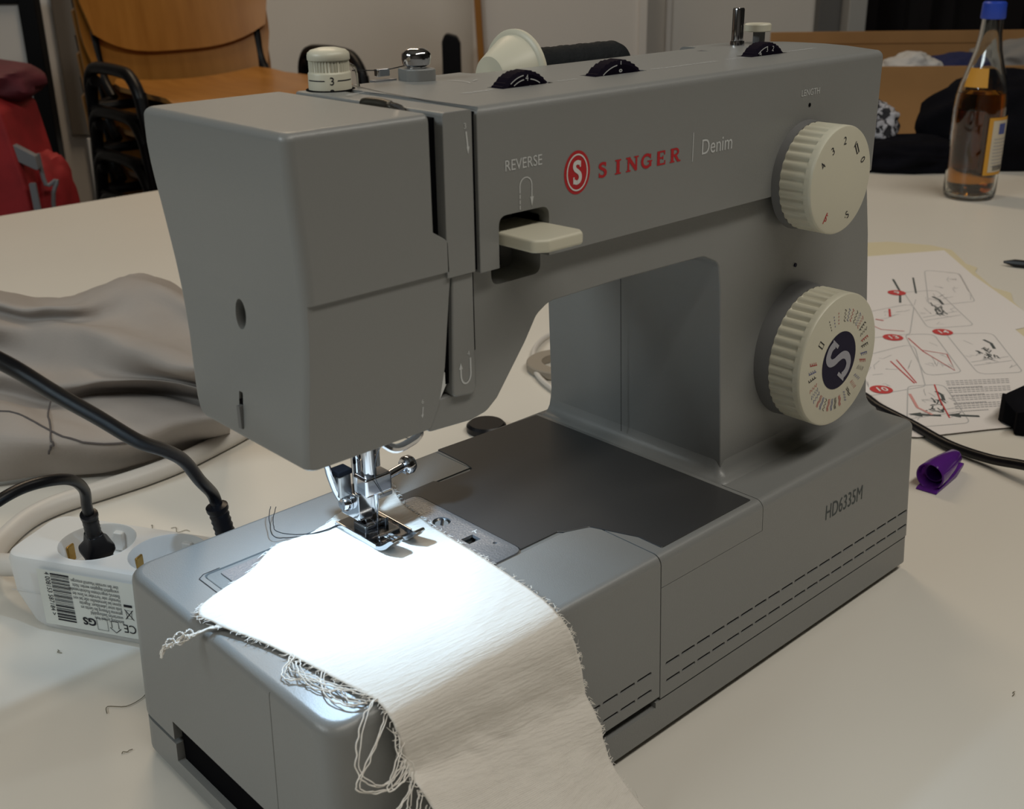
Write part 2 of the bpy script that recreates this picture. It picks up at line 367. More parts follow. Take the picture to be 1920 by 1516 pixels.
# ------------------------------------------------------------ stacked chairs
def make_chair():
    t = thing('stacking_chair', 'x', 'chair')
    # local: x right, -y forward (towards the viewer), z up, seat height .44
    def seat():
        V = []; F = []; nx, ny = 14, 10
        for k in (0, 1):
            for j in range(ny + 1):
                for i in range(nx + 1):
                    a = i / nx * 2 - 1; b = j / ny
                    wd = .205 - .02 * b; rnd = 1 - .10 * max(0, (.18 - b) / .18) ** 2 - .12 * max(0, (b - .85) / .15) ** 2
                    x = a * wd * rnd; y = -.20 + .40 * b + (.02 * a * a if b < .15 else 0)
                    z = .44 + .012 * a * a - .03 * max(0, (.2 - b) / .2) ** 2 + .008 * max(0, b - .8) * 5 - (.010 if k else 0)
                    V.append((x, y, z))
        s = (nx + 1) * (ny + 1)
        for j in range(ny):
            for i in range(nx):
                q = j * (nx + 1) + i; F.append((q, q + 1, q + nx + 2, q + nx + 1)); F.append((s + q, s + q + nx + 1, s + q + nx + 2, s + q + 1))
        bd = [i for i in range(nx + 1)] + [j * (nx + 1) + nx for j in range(1, ny + 1)] + [ny * (nx + 1) + i for i in range(nx - 1, -1, -1)] + [j * (nx + 1) for j in range(ny - 1, 0, -1)]
        for a, b in zip(bd, bd[1:] + bd[:1]): F.append((a, s + a, s + b, b))
        return V, F
    solid('seat', seat(), M_WOOD, t)
    def back():
        V = []; F = []; nx, nz = 16, 10
        for k in (0, 1):
            for j in range(nz + 1):
                for i in range(nx + 1):
                    a = i / nx * 2 - 1; b = j / nz
                    zb = .505 + .045 * abs(a) ** 3.0; zt = .815 - .05 * abs(a) ** 4
                    z = zb + (zt - zb) * b
                    x = a * (.215 - .018 * max(0, 1 - b * 3)); y = .245 - .045 * a * a + .16 * (z - .55) + (.010 if k else 0)
                    V.append((x, y, z))
        s = (nx + 1) * (nz + 1)
        for j in range(nz):
            for i in range(nx):
                q = j * (nx + 1) + i; F.append((q, q + 1, q + nx + 2, q + nx + 1)); F.append((s + q, s + q + nx + 1, s + q + nx + 2, s + q + 1))
        bd = [i for i in range(nx + 1)] + [j * (nx + 1) + nx for j in range(1, nz + 1)] + [nz * (nx + 1) + i for i in range(nx - 1, -1, -1)] + [j * (nx + 1) for j in range(nz - 1, 0, -1)]
        for a, b in zip(bd, bd[1:] + bd[:1]): F.append((a, s + a, s + b, b))
        return V, F
    solid('backrest', back(), M_WOOD, t)
    for s in (-1, 1):
        solid('back_post', tube(smoothpath([(s * .185, .175, .425), (s * .187, .215, .47), (s * .188, .235, .56), (s * .186, .285, .80)], 5), .011, 10), M_BFRAME, t, weighted=False)
        solid('leg', tube(smoothpath([(s * .245, .10, .47), (s * .245, .135, .42), (s * .235, .215, .02)], 4), .012, 10), M_BFRAME, t, weighted=False)
        solid('leg', tube(smoothpath([(s * .245, -.112, .45), (s * .245, -.118, .42), (s * .235, -.19, .02)], 4), .012, 10), M_BFRAME, t, weighted=False)
        solid('side_hoop', tube(smoothpath([(s * .245, -.115, .42), (s * .246, -.105, .462), (s * .246, -.07, .492), (s * .246, -.02, .498), (s * .246, .05, .498), (s * .246, .105, .492), (s * .246, .132, .465), (s * .245, .135, .42)], 4), .012, 10), M_BFRAME, t, weighted=False)
        solid('side_rail', tube([(s * .215, -.17, .418), (s * .245, -.07, .415), (s * .245, .14, .415), (s * .19, .175, .42)], .010, 8), M_BFRAME, t, weighted=False)
    solid('cross_bar', tube([(-.24, -.12, .415), (.24, -.12, .415)], .010, 8), M_BFRAME, t, weighted=False)
    solid('cross_bar', tube([(-.24, .14, .415), (.24, .14, .415)], .010, 8), M_BFRAME, t, weighted=False)
    return t
CH = make_chair()
names = ['wooden-seated stacking chair at the bottom of the stack', 'wooden-seated stacking chair second from the bottom of the stack',
         'wooden-seated stacking chair in the middle of the stack', 'wooden-seated stacking chair just below the topmost one',
         'topmost orange plywood stacking chair with its backrest and seat in full view']
CHB = RW(-0.575, 2.42, FL) + Vector((0, 0, 0))
for i in range(5):
    if i == 0: r = CH
    else:
        r = CH.copy(); COL.objects.link(r)
        for ch in CH.children:
            q = ch.copy(); COL.objects.link(q); q.parent = r
    r.location = CHB + Vector((FH.x * -.0 + .002 * i, FH.y * -.0 - .002 * i, 0.085 * i))
    r.rotation_euler = (0, 0, RANG + radians(40))
    r['label'] = names[i]; r['group'] = 'stacked school chairs by the wall'

# ------------------------------------------------------------ red backpack
def blob(center, rad, amp, fr, seed, sub=4, sq=1.0):
    bm = bmesh.new(); bmesh.ops.create_icosphere(bm, subdivisions=sub, radius=1)
    for v in bm.verts:
        d = v.co.copy()
        if sq != 1: d = Vector([math.copysign(abs(k) ** sq, k) for k in d])
        n = noise.noise(v.co * fr + Vector((seed, seed, 0))) * amp + 0.4 * amp * noise.noise(v.co * fr * 2.7 + Vector((seed, 3, 1)))
        d *= 1 + n
        v.co = Vector((d.x * rad[0], d.y * rad[1], d.z * rad[2]))
    me = bpy.data.meshes.new('b'); bm.to_mesh(me); bm.free()
    V = [tuple(v.co + Vector(center)) for v in me.vertices]; F = [tuple(p.vertices) for p in me.polygons]
    bpy.data.meshes.remove(me); return V, F
t = thing('backpack', 'red and grey hiking backpack standing behind the far table edge at left', 'backpack', RW(-.86, 1.92, -.27), RANG)
solid('main_body', blob((-.10, .05, .175), (.17, .12, .19), .05, 2, 1, 4, .6), M_GNYLON, t, weighted=False)
solid('side_panel', prism(fillet([(.040, -.015), (.088, -.015), (.094, .12), (.085, .25), (.065, .37), (.035, .405), (.015, .36)], .02, 4), 'y', -.09, .06), M_REDN, t, bevel=.012)
solid('side_pocket', blob((.078, .02, .14), (.035, .07, .15), .10, 2.4, 5, 4, .7), M_REDN, t, weighted=False)
solid('top_lid', blob((-.03, .02, .405), (.12, .10, .035), .12, 2, 8, 4, .8), M_MAROON, t, weighted=False)
solid('strap_buckle', prism(fillet([(.062, .325), (.105, .300), (.108, .275), (.070, .295)], .004, 3), 'y', -.085, -.07), M_STRAP, t, bevel=.003)
solid('strap', tube(smoothpath([(.10, -.06, .30), (.105, -.06, .25), (.122, -.055, .255), (.112, -.06, .22), (.112, -.06, .10), (.128, -.06, .02)], 4), .0035, 6), M_STRAP, t, weighted=False)
solid('strap', prism(fillet([(.094, .26), (.104, .26), (.112, .02), (.100, .0)], .002, 2), 'y', -.10, -.095), M_STRAP, t)
t2 = thing('stool', 'plain dark stool under the red backpack, hidden behind the table', 'stool', RW(-.92, 2.0, FL), RANG)
solid('seat', prism(rrect(-.25, -.17, .20, .2, .05), 'z', .405, .43), M_BFRAME, t2, bevel=.004)
for a, b in ((-.2, -.13), (.16, -.13), (-.2, .15), (.16, .15)):
    solid('leg', cyl((a, b, 0), (a, b, .405), .013), M_BFRAME, t2, weighted=False)

# ------------------------------------------------------------ sewing machine (front face along x at y = 0, top of its bed at z = .095)
MC = thing('sewing_machine', 'grey mechanical sewing machine with ivory dials and a lit needle area on the table', 'sewing machine')
def outer(zs, top=True, exp=0.0):
    rings = []
    def ring(z, ins):
        k = .095 - z
        x0 = -.030 * k + ins; x1 = .386 + .070 * k - ins; y0 = -.035 * k + ins; y1 = .1555 + .030 * k - ins
        pts = fillet([(x0, y0), (x1, y0), (x1, y1), (x0, y1)], [max(.012 - ins * .6, .002), .004, .004, max(.012 - ins * .6, .002)], 7)
        return [(a, b, z) for a, b in pts]
    for z in zs: rings.append(ring(z, exp))
    if top:
        r = .0042
        for k in range(0, 6):
            a = radians(90 * k / 5); rings.append(ring(.095 - r + r * sin(a), exp + r * (1 - cos(a))))
    return loft(rings)
cut_pit = box(-.05, .012, .0125, .05, .1235, .0335)
SL = []
def slots(x0, x1, n, z):
    p = (x1 - x0 + .0015) / n
    return [(x0 + i * p, x0 + i * p + p - .0015, z) for i in range(n)]
S1 = slots(.1752, .3862, 19, .0392) + slots(.1757, .3873, 19, .0299)
S2 = slots(.0335, .1655, 12, .0392) + slots(.0335, .1657, 12, .0300)
def slotcut(L):
    return join([prism(rrect(a, z - .0008, b, z + .0008, .0007, 2), 'y', -.01, .0005) for a, b, z in L])
# main right-hand body
body = solid('base_body', outer([.0225, .05]), M_GREY, MC, weighted=False)
boolean(body, box(.1717, -.1, 0, .6, .3, .3), 'INTERSECT')
boolean(body, box(.1, -.1, .0794, .2459, .3, .3))
boolean(body, slotcut(S1)); shade(body.data, 35); wn(body)
cov = solid('bed_cover', outer([.0797, .085]), M_GREY, MC, weighted=False)
boolean(cov, box(.1717, -.1, 0, .2455, .3, .3), 'INTERSECT'); shade(cov.data, 35); wn(cov)
tray = solid('accessory_tray', outer([.0240, .05]), M_GREY, MC, weighted=False)
boolean(tray, box(-.1, -.1, 0, .1711, .3, .3), 'INTERSECT')
boolean(tray, prism(fillet([(.0215, .0445), (.3, .0445), (.3, .1255), (.0215, .1255)], [.003, 0, 0, .003], 4), 'z', .04, .2))
boolean(tray, cut_pit)
boolean(tray, slotcut(S2)); 
# door seam of the tray (left side and top)
boolean(tray, join([box(-.01, .0385, .03, .0022, .0389, .0925)])); shade(tray.data, 35); wn(tray)
pl = solid('plinth', outer([.005, .0213], top=False, exp=.0004), M_GREY, MC, weighted=False)
boolean(pl, cut_pit); boolean(pl, box(-.02, -.02, .0185, .169, .012, .03)); shade(pl.data, 35); wn(pl)
solid('handle_well_shade', box(.0012, .0135, .0070, .0490, .1225, .0345), M_BLACK, MC, weighted=False)  # black filler added so the recess under the tray looks deeply shaded
solid('base_shade_block', box(.006, .0075, .012, .384, .150, .0740), M_BLACK, MC, weighted=False)  # black block: the darkness inside the base put into its colour
for x, y in ((.03, .02), (.36, .02), (.03, .135), (.36, .135)):
    solid('rubber_foot', lathe([(.009, 0), (.010, .001), (.010, .0052)], (x, y, 0)), M_FEET, MC, weighted=False)
_sl = {}
for L in (S1, S2):
    for a, b, z in L:
        w = round(b - a, 4)
        if w not in _sl:
            _sl[w] = solid('vent_slot', prism(rrect(0, -.0008, w, .0008, .0007, 2), 'y', .0, .0008), M_SLOT, MC, weighted=False); q = _sl[w]
        else: q = dup(_sl[w])
        q.location = (a, -.035 * (.095 - z) + .0008, z)
# free arm and bed plates
solid('free_arm', prism(fillet([(.0220, .0449), (.171, .0449), (.171, .1251), (.0220, .1251)], [.003, 0, 0, .003], 4), 'z', .042, .0947), M_GREY, MC, bevel=.0006)
boolean(bpy.data.objects['free_arm'], box(.1180, .0645, .080, .1270, .0725, .10))
PL = [(.0717, .0470), (.1552, .0470), (.1575, .0445), (.1690, .0400), (.1775, .0185), (.1775, .0048), (.2425, .0048), (.2425, .1505), (.1733, .1535),
      (.1725, .1300), (.1712, .1235), (.1680, .1222), (.1500, .1230), (.1485, .1262), (.0717, .1240)]
bp = solid('bed_plate', prism(fillet(PL, [.0005, .001, .002, .003, .001, .001, .001, .001, .001, .001, .001, .002, .001, .001, .0005], 3), 'z', .0940, .0954), M_BED, MC, bevel=.0002, seg=1)
boolean(bp, prism(rrect(.0722, .0450, .1331, .1199, .005), 'z', .09, .10)); 
npz = solid('needle_plate', prism(rrect(.0726, .0454, .1326, .1195, .005), 'z', .0942, .0957), M_STEEL, MC, bevel=.0003, seg=2)
boolean(npz, join([box(.1190, .0655, .09, .1258, .0713, .10), prism(arc(.1237, .0903, .0042, .0042, 0, 345, 23), 'z', .09, .10), box(.0935, .0965, .09, .0955, .1035, .10),
                   prism(arc(.1278, .0585, .001, .001, 0, 330, 11), 'z', .09, .10)])); shade(npz.data, 35)
solid('bobbin_window', box(.1181, .0646, .0850, .1269, .0724, .0900), M_BLACK, npz, weighted=False)
solid('plate_screw', lathe([(.0001, .0002), (.0025, .0002), (.0039, .0014), (.0040, .0)], (.1237, .0903, .0940), n=24), M_DCHROME, npz, weighted=False)
decal('screw_slot', T2([[(-.0034, -.0004), (.0034, -.0004), (.0034, .0004), (-.0034, .0004)]], 1, .8), M_SLOT, plane((.1237, .0903, .09545), (1, 0, 0), (0, 1, 0)), npz)
decal('plate_mark', T2(ribbon([(-.0015, .001), (.0015, .001)], .0006) + ribbon([(0, .001), (-.0009, -.0012)], .0006), 1, 0), M_WPRINT, plane((.1285, .0720, .0957), (1, 0, 0), (0, 1, 0)), npz)
solid('bobbin_cover', prism(rrect(.0280, .0475, .0712, .1222, .0015, 3), 'z', .0940, .0953), M_STEEL, MC, bevel=.0003, seg=2)
decal('arm_seam', ribbon([(.0190, .1235), (.0190, .060)], .0004) + ribbon([(.0190, .1235), (.0222, .1258), (.03, .1258)], .0004), M_SLOT, plane((0, 0, .09505), (1, 0, 0), (0, 1, 0)), tray)
for y in (.081, .089, .097, .105):
    solid('feed_dog', box(.0885 + (.004 if False else 0), y - .003, .0945, .0900, y + .003, .0961), M_DCHROME, npz, weighted=False)

# column and lower arm
AL = [(.0735, .1735), (.0945, .1722), (.1027, .1735), (.1085, .1775), (.1244, .1964), (.1310, .2058), (.1378, .2095), (.1800, .2100), (.2350, .2090), (.2462, .2040), (.2482, .1900),
      (.2522, .0945), (.3862, .0945), (.3750, .1950), (.3670, .2400), (.3630, .2450), (.0975, .2450), (.0975, .1850), (.0735, .1850)]
AR = [.002, .004, .008, .004, .02, .008, .012, 0, .010, .006, .02, 0, 0, 0, 0, 0, 0, .001, .001]
V, F = prism(fillet(AL, AR, 6), 'y', 0, 1)
V = [(x, (.0302 + .035 * (z - .095)) if y < .5 else (.148 if x > .2459 - 0 else .122), z) for x, y, z in V]
arm = solid('arm_body', (V, F), M_GREY, MC, bevel=.0028, seg=3, ang=50, weighted=False)
boolean(arm, prism(rrect(.1080, .2222, .1337, .2600, .004), 'y', .0, .052))
shade(arm.data, 35); wn(arm)
# concave flare at the column foot
def flare():
    R = []
    for z, ins in ((.0940, -.0075), (.0952, -.0068), (.0958, -.0045), (.0972, -.0025), (.0995, -.001), (.1035, 0), (.108, .0006)):
        k = z - .095
        x0 = .2522 - .04 * k + ins; x1 = .3860 - .11 * k + min(0, 0) ; y0 = .0302 + .035 * k + ins
        R.append([(a, b, z) for a, b in fillet([(x0, y0), (x1, y0), (x1, .1495), (x0, .1495)], [.004, .002, .002, .002], 5)])
    return loft(R)
solid('column_flare', flare(), M_GREY, MC, smooth=60, weighted=False)
decal('back_cover_seam', [[(-.0002, .102), (.0002, .102), (.0002, .209), (-.0002, .209)]], M_SLOT,
      plane((.2520, .0920, 0), (0, -1, 0), (-.036, 0, 1)), arm, lift=.0004)
# upper shell
SP = fillet([(.0987, .0300), (.3660, .0300), (.3700, .0385), (.3785, .0560), (.3822, .0720), (.3795, .0950), (.3690, .1120), (.3480, .1200), (.3200, .1220), (.0987, .1205)],
            [.0004, .004, .01, .02, .02, .012, .02, .02, .01, .0005], 5)
def shell():
    R = []
    r = .0036; cx, cy = .24, .075
    def ring(z, ins):
        out = []; n = len(SP)
        for i in range(n):
            p = Vector(SP[i]); a = Vector(SP[i - 1]); b = Vector(SP[(i + 1) % n]); 
            d = (b - a).normalized(); q = Vector((-d.y, d.x)); s = p + q * ins
            if abs(p.x - .0987) < .0016: s.x = p.x + min(ins, .001)
            out.append((s.x, s.y, z))
        return out
    for z in (.2298, .2300, .26): R.append(ring(z, 0 if z > .2299 else .0004))
    for k in range(0, 6):
        a = radians(90 * k / 5); R.append(ring(.2888 - r + r * sin(a), r * (1 - cos(a))))
    return loft(R)
sh = solid('arm_cover', shell(), M_GREY, MC, weighted=False)
boolean(sh, prism(rrect(.1080, .2180, .1337, .2492, .004), 'y', .0, .052))
boolean(sh, prism(rrect(.166, .1085, .320, .16, .006), 'z', .258, .30))
boolean(sh, join([box(.1385, .0600, .27, .1662, .0692, .30), box(.1905, .0600, .27, .2228, .0692, .30), box(.2962, .0588, .27, .3255, .0680, .30)]))
boolean(sh, prism([(.3045, .0985), (.3085, .0935), (.3090, .0985)], 'z', .28, .30))
shade(sh.data, 35); wn(sh)
solid('dial_well', box(.1380, .0595, .2590, .3260, .0695, .2790), M_BLACK, sh, weighted=False)
# recess and reverse lever
solid('recess_back', box(.1082, .0505, .2224, .1335, .0520, .2490), M_GREY2, arm, weighted=False)
solid('lever_slot', box(.1190, .0495, .2240, .1262, .0507, .2440), M_BLACK, arm, weighted=False)
rl = solid('reverse_lever', prism(fillet([(.1105, .0480), (.1105, .0150), (.1155, .0115), (.1330, .0115), (.1355, .0150), (.1330, .0480)], [0, .003, .002, .002, .003, 0], 4), 'z', .2375, .2425), M_IVORY, MC, bevel=.0012)
# head: side cover with a curved back, notched at the thread slot
def interp(tab, z):
    for (z0, v0), (z1, v1) in zip(tab, tab[1:]):
        if z0 <= z <= z1: return v0 + (v1 - v0) * (z - z0) / (z1 - z0)
    return tab[0][1] if z < tab[0][0] else tab[-1][1]
def sm(tab): return [(p.x, p.y) for p in smoothpath([(a_, b_, 0) for a_, b_ in tab], 4)]
XL = sm([(.1757, .0195), (.1930, .0208), (.2110, .0228), (.2294, .0238), (.2527, .0231), (.2680, .0219), (.2888, .0212)])
XR = [(.1757, .0725), (.1768, .0738), (.1861, .0783), (.1978, .0812), (.2235, .0842), (.2328, .0855), (.2440, .0853), (.2485, .0781), (.2888, .0780)]
YB = [(.1757, .1010), (.1775, .1050), (.1800, .1075)] + sm([(.1800, .1075), (.2019, .1118), (.2198, .1164), (.2384, .1206), (.2550, .1236), (.2690, .1252), (.2780, .1256), (.2888, .1240)])[1:]
def head():
    zs = [.1757, .1760, .1766, .1775, .1790, .1830, .1861, .1900, .1978, .2060, .2150, .2235, .2328, .2334, .2400, .2440, .2485, .2550, .2620, .2690, .2760, .2820, .2858]
    R_ = []
    def ring(z, ins):
        x0, x1, y0, y1 = interp(XL, z) + ins, interp(XR, z) - ins * .3, .0300 + ins, interp(YB, z) - ins
        q = []
        for cx, cy, r, a0 in ((x0, y0, .0042, 180), (x1, y0, .0016, 270), (x1, y1, .003, 0), (x0, y1, .0035, 90)):
            r = max(r - ins * .6, .0006); ox = cx + (r if cx == x0 else -r); oy = cy + (r if cy == y0 else -r)
            q += [(ox + r * cos(radians(a0 + 90 * k / 6)), oy + r * sin(radians(a0 + 90 * k / 6)), z) for k in range(7)]
        return q
    for z in zs: R_.append(ring(z, max(0, .0012 - (z - .1757) * 1.2) if z < .1767 else 0))
    for k in range(1, 7):
        a = radians(90 * k / 6); R_.append(ring(.2858 + .0030 * sin(a), .0030 * (1 - cos(a))))
    return loft(R_)
hd = solid('head_cover', head(), M_GREY, MC, weighted=False)
boolean(hd, box(.0779, -.1, .2487, .0831, .0780, .30))
boolean(hd, prism([(-.1, -.1), (.0311, -.1), (.0311, .2333), (.0290, .2336), (-.1, .2336)], 'x', -.1, .3))
boolean(hd, prism(arc(.0720, .2222, .0035, .0055, 0, 350, 30), 'x', -.1, .06))
boolean(hd, prism(rrect(.0718, .1795, .0745, .1935, .0006, 2), 'x', -.1, .035))
shade(hd.data, 38); wn(hd)
solid('screw_well', prism(arc(.0720, .2222, .0045, .0065, 0, 350, 30), 'x', .058, .061), M_GREY2, hd, weighted=False)
solid('threader_slide', prism(rrect(.0721, .1797, .0742, .1885, .0004, 2), 'x', .0190, .030), M_GREY2, hd, weighted=False)
solid('slide_knob', box(.0205, .0721, .1888, .0260, .0742, .1905), M_BLACK, hd, weighted=False)
ll = solid('lens_rim', prism(rrect(.036, .072, .066, .104, .006), 'z', .1748, .1760), M_WPLAST, hd, weighted=False)
lamp = solid('led_lens', prism(rrect(.055, .083, .065, .093, .004), 'z', .1738, .1749), mat('led_lens', (.9, .95, 1), .2, emit=((.72, .86, 1.0), 8)), MC, weighted=False)
ld = bpy.data.lights.new('led', 'SPOT'); ld.energy = 0.68; ld.color = (0.53, 0.76, 1.0); ld.spot_size = radians(156); ld.spot_blend = 0.5; ld.shadow_soft_size = 0.0035
lo = bpy.data.objects.new('led', ld); COL.objects.link(lo); lo.parent = MC; lo.location = (.060, .088, .1722)
lo.rotation_euler = (Vector((-.15, -.12, -1))).to_track_quat('-Z', 'Y').to_euler()
# black block standing in for the shade inside the head and the thread slot
solid('head_shade_block', box(.030, .0480, .178, .0990, .1140, .2840), M_BLACK, MC, weighted=False)
# front strip between the two thread slots
fs = solid('thread_channel_strip', prism(fillet([(.0832, .2310), (.0963, .2310), (.0964, .2885), (.0834, .2885)], [.0003, .0003, .0012, .0012], 3), 'y', .0300, .1190), M_GREY, MC, weighted=False)
boolean(fs, box(.075, .070, .20, .0999, .130, .2700)); bevel_apply(fs, .0018, 3, 40); shade(fs.data, 38); wn(fs)
solid('lower_channel_strip', prism(fillet([(.0846, .1848), (.0962, .1832), (.0962, .2312), (.0862, .2312)], [.0025, .003, 0, 0], 4), 'y', .0312, .046), M_GREY, MC, bevel=.0009)
solid('slot_shade_filler', box(.0777, .0345, .1870, .0834, .0720, .2866), M_BLACK, MC, weighted=False)  # black fillers paint the deep shade of the narrow slots
solid('slot_shade_filler', box(.0962, .0318, .2310, .0990, .0600, .2872), M_BLACK, MC, weighted=False)
solid('slot_shade_filler', box(.0960, .0330, .2000, .0977, .0600, .2315), M_BLACK, MC, weighted=False)
solid('slot_shade_filler', box(.0830, .0335, .1900, .0870, .0600, .2330), M_BLACK, MC, weighted=False)
solid('thread_guide', prism(fillet([(.0715, .1768), (.0750, .1768), (.0838, .1905), (.0832, .1960)], .0008, 3), 'y', .0335, .036), M_WPLAST, MC, weighted=False)
# take-up lever
solid('take_up_lever', tube(smoothpath([(.0800, .0740, .2850), (.0805, .0700, .2882), (.0810, .0640, .2888), (.0812, .0580, .2886), (.0808, .0530, .2878), (.0800, .0500, .2850)], 5), [.0014] * 5 + [.0022] * 13 + [.0012] * 8, 10), mat('dark_lever', (.05, .045, .035), .35, metal=.6), MC, weighted=False)
solid('lever_tip', tube(smoothpath([(.0812, .0570, .2892), (.0818, .0510, .2886), (.0815, .0480, .2868), (.0810, .0475, .2850)], 4), .0011, 8), M_CHROME, MC, weighted=False)
# lower needle thread hook under the head
solid('thread_hook', tube(smoothpath([(.0560, .040, .1745), (.0590, .035, .1712), (.0660, .035, .1712), (.0715, .036, .1728), (.0740, .040, .1775)], 5), .0017, 8), M_CHROME, MC, weighted=False)

# tension dial
td = solid('tension_dial', lathe([(.0001, .0160), (.0035, .0158), (.0068, .0150), (.0080, .0140), (.0083, .0130), (.0083, .0115), (.0082, .0113), (.0079, .0111), (.0079, .0070), (.0082, .0066), (.0084, .0062), (.0085, -.004)],
      (.0958, .1132, .2885), n=120, mod=lambda t, k: (1 - .045 * (sin(t * 40) < 0)) if k in (7, 8) else 1), M_IVORY, MC, weighted=False)
solid('dial_ring_gap', lathe([(.0001, 0), (.0096, 0), (.0096, .0003), (.0001, .0003)], (.0956, .1128, .28855)), M_BLACK, sh, weighted=False)
def wrap_dial(polys, cx, cy, R, z, theta0, sub=True):
    V, F = [], []
    for pl in polys:
        k = len(V)
        for p in pl:
            t = theta0 + p[0] / R; V.append((cx + (R + .0001) * cos(t), cy + (R + .0001) * sin(t), z + p[1]))
        F.append(tuple(range(k, k + len(pl))))
    return V, F
th0 = math.atan2(-.38, -.26)
link('dial_number', mesh(*wrap_dial(T2(text_polys('3', .0042, 1, 'CENTER', .00003), 1, 0, .0008, -.0015), .0958, .1132, .0084, .2925, th0)), M_KPRINT, td, None)
link('dial_number', mesh(*wrap_dial(T2(text_polys('2', .0042, 1, 'CENTER', .00003), 1, 0, .0008, -.0015), .0958, .1132, .0085, .2880, th0)), M_KPRINT, td, None)
ln = []
for a, b in ((-.0105, -.0020), (.0030, .0105)):
    n = 8
    for i in range(n):
        u, v = a + (b - a) * i / n, a + (b - a) * (i + 1) / n; ln.append([(u, -.0002), (v, -.0002), (v, .0002), (u, .0002)])
link('dial_line', mesh(*wrap_dial(ln, .0958, .1132, .0084, .2925, th0)), M_KPRINT, td, None)
solid('tension_disc', lathe([(.0001, 0), (.0070, .0002), (.0080, .0012), (.0080, .0016), (.0001, .002)], (.1020, .1180, .2925), axis='x'), M_IVORY, MC, weighted=False)
solid('check_spring', tube(smoothpath([(.1030, .1210, .2985), (.1060, .1130, .2970), (.1065, .1100, .2950), (.1062, .1090, .2890)], 4), .0006, 6), M_CHROME, MC, weighted=False)
# bobbin thread guide and disc
bt = solid('winder_tension_block', prism(fillet([(.1300, .1085), (.1322, .1040), (.1400, .1010), (.1430, .1075), (.1400, .1180), (.1320, .1180)], .0035, 4), 'z', .2885, .2935), M_GREY, MC, bevel=.0005)
solid('winder_tension_disc', lathe([(.0001, .0078), (.0035, .0078), (.0052, .0066), (.0060, .0056), (.0061, .0036), (.0056, .0014), (.0040, .0006), (.0040, 0)], (.1370, .1105, .2935), n=28), M_CHROME, MC, weighted=False)
solid('winder_guide', prism(fillet([(.1225, .1180), (.1290, .1180), (.1300, .1215), (.1235, .1220)], .001, 3), 'z', .2905, .2935), M_CHROME, MC, bevel=.0008)
solid('guide_base', box(.1200, .1165, .2885, .1310, .1205, .2893), M_STEEL, MC, weighted=False)
th = solid('upper_thread', tube([(.1065, .1130, .2948), (.1240, .1195, .2930), (.1300, .1195, .2930), (.1375, .1180, .2940), (.1500, .1200, .2930)], .00022, 5), M_THREADB, MC, weighted=False)
# top dials
for i, (x, y, R, txt) in enumerate(((.1525, .0612, .0165, '4'), (.2065, .0606, .0205, '0'), (.3110, .0592, .0172, '32'))):
    h = .00575; zc = .2888 + h - R
    d = solid('stitch_dial', lathe([(.0001, 0), (R * .90, 0), (R * .93, .0004), (R, .0012), (R, .0072), (.0001, .0072)], (x, y, zc), axis='y', n=168,
              mod=lambda t, k: (1 - .030 * ((t * 42 / (2 * pi)) % 1)) if k in (3, 4) else 1), M_SDIAL, MC, smooth=20, weighted=False)
    f = plane((x, y, zc), (1, 0, 0), (0, 0, 1))
    a0 = 90 - math.degrees(math.acos((R - h) / (R * .87))) if False else 52
    decal('dial_line', ribbon(arc(0, 0, R * .90, R * .90, 97, 126, 8), .0004) + (ribbon(arc(0, 0, R * .80, R * .80, 97, 122, 8), .0004) + ribbon(arc(0, 0, R * .80, R * .80, 58, 82, 8), .0004) if i == 0 else []), M_GPRINT, f, d)
    P_ = []
    if i == 0: P_ = T2(text_polys('4', .0034, 1, 'CENTER'), 1, 0, 0, R * .76) + T2(text_polys('3', .0034, 1, 'CENTER'), 1, -radians(40), .0099, R * .585)
    if i == 1: P_ = T2(text_polys('0', .0026, 1, 'CENTER', .0001), 1, pi / 2, .0008, R * .78) + ribbon([(0, R * .90), (0, R * .97)], .0004)
    if i == 2: P_ = T2(text_polys('3', .0034, 1, 'CENTER'), 1, radians(5), -.0022, R * .76) + T2(text_polys('2', .0034, 1, 'CENTER'), 1, -radians(10), .0022, R * .76) + T2(text_polys('4', .0034, 1, 'CENTER'), 1, radians(28), -.0070, R * .67)
    decal('dial_number', P_, M_GPRINT, f, d)
    decal('index_mark', [[(x - .0006, y - .0023), (x + .0006, y - .0023), (x, y - .0013)]], M_WPRINT, plane((0, 0, .2888), (1, 0, 0), (0, 1, 0)), sh)
TOP = plane((0, 0, .2888), (1, 0, 0), (0, 1, 0))
decal('top_lettering', T2(text_polys('TENSION', .0036, 1.0), 1, 0, .1190, .0600) + T2(text_polys('S S S S', .0036, 1.1), 1, 0, .1700, .0600)
      + T2(text_polys('STITCH BALANCE CONTROL', .0034, 1.02), 1, 0, .2260, .0590) + T2(text_polys('PRESSURE', .0032, 1.0), 1, 0, .2800, .0600) + T2(text_polys('FOOT PRESSURE', .0032, 1.0), 1, 0, .3290, .0600), M_GPRINT, TOP, sh)
decal('thread_path_mark', ribbon([(.0870, .0900), (.0980, .0930), (.1000, .0830)], .0004) + ribbon([(.0870, .0900), (.0885, .0875)], .0004) + ribbon(arc(.140, .0900, .004, .008, -60, 60, 8), .0004) + ribbon([(.148, .088), (.152, .090)], .0004), M_WPRINT, TOP, sh, lift=.0003)
decal('cover_seam', ribbon([(.0972, .032), (.0985, .060), (.1010, .085), (.1080, .1180)], .0005), M_SLOT, TOP, sh, lift=.00025)
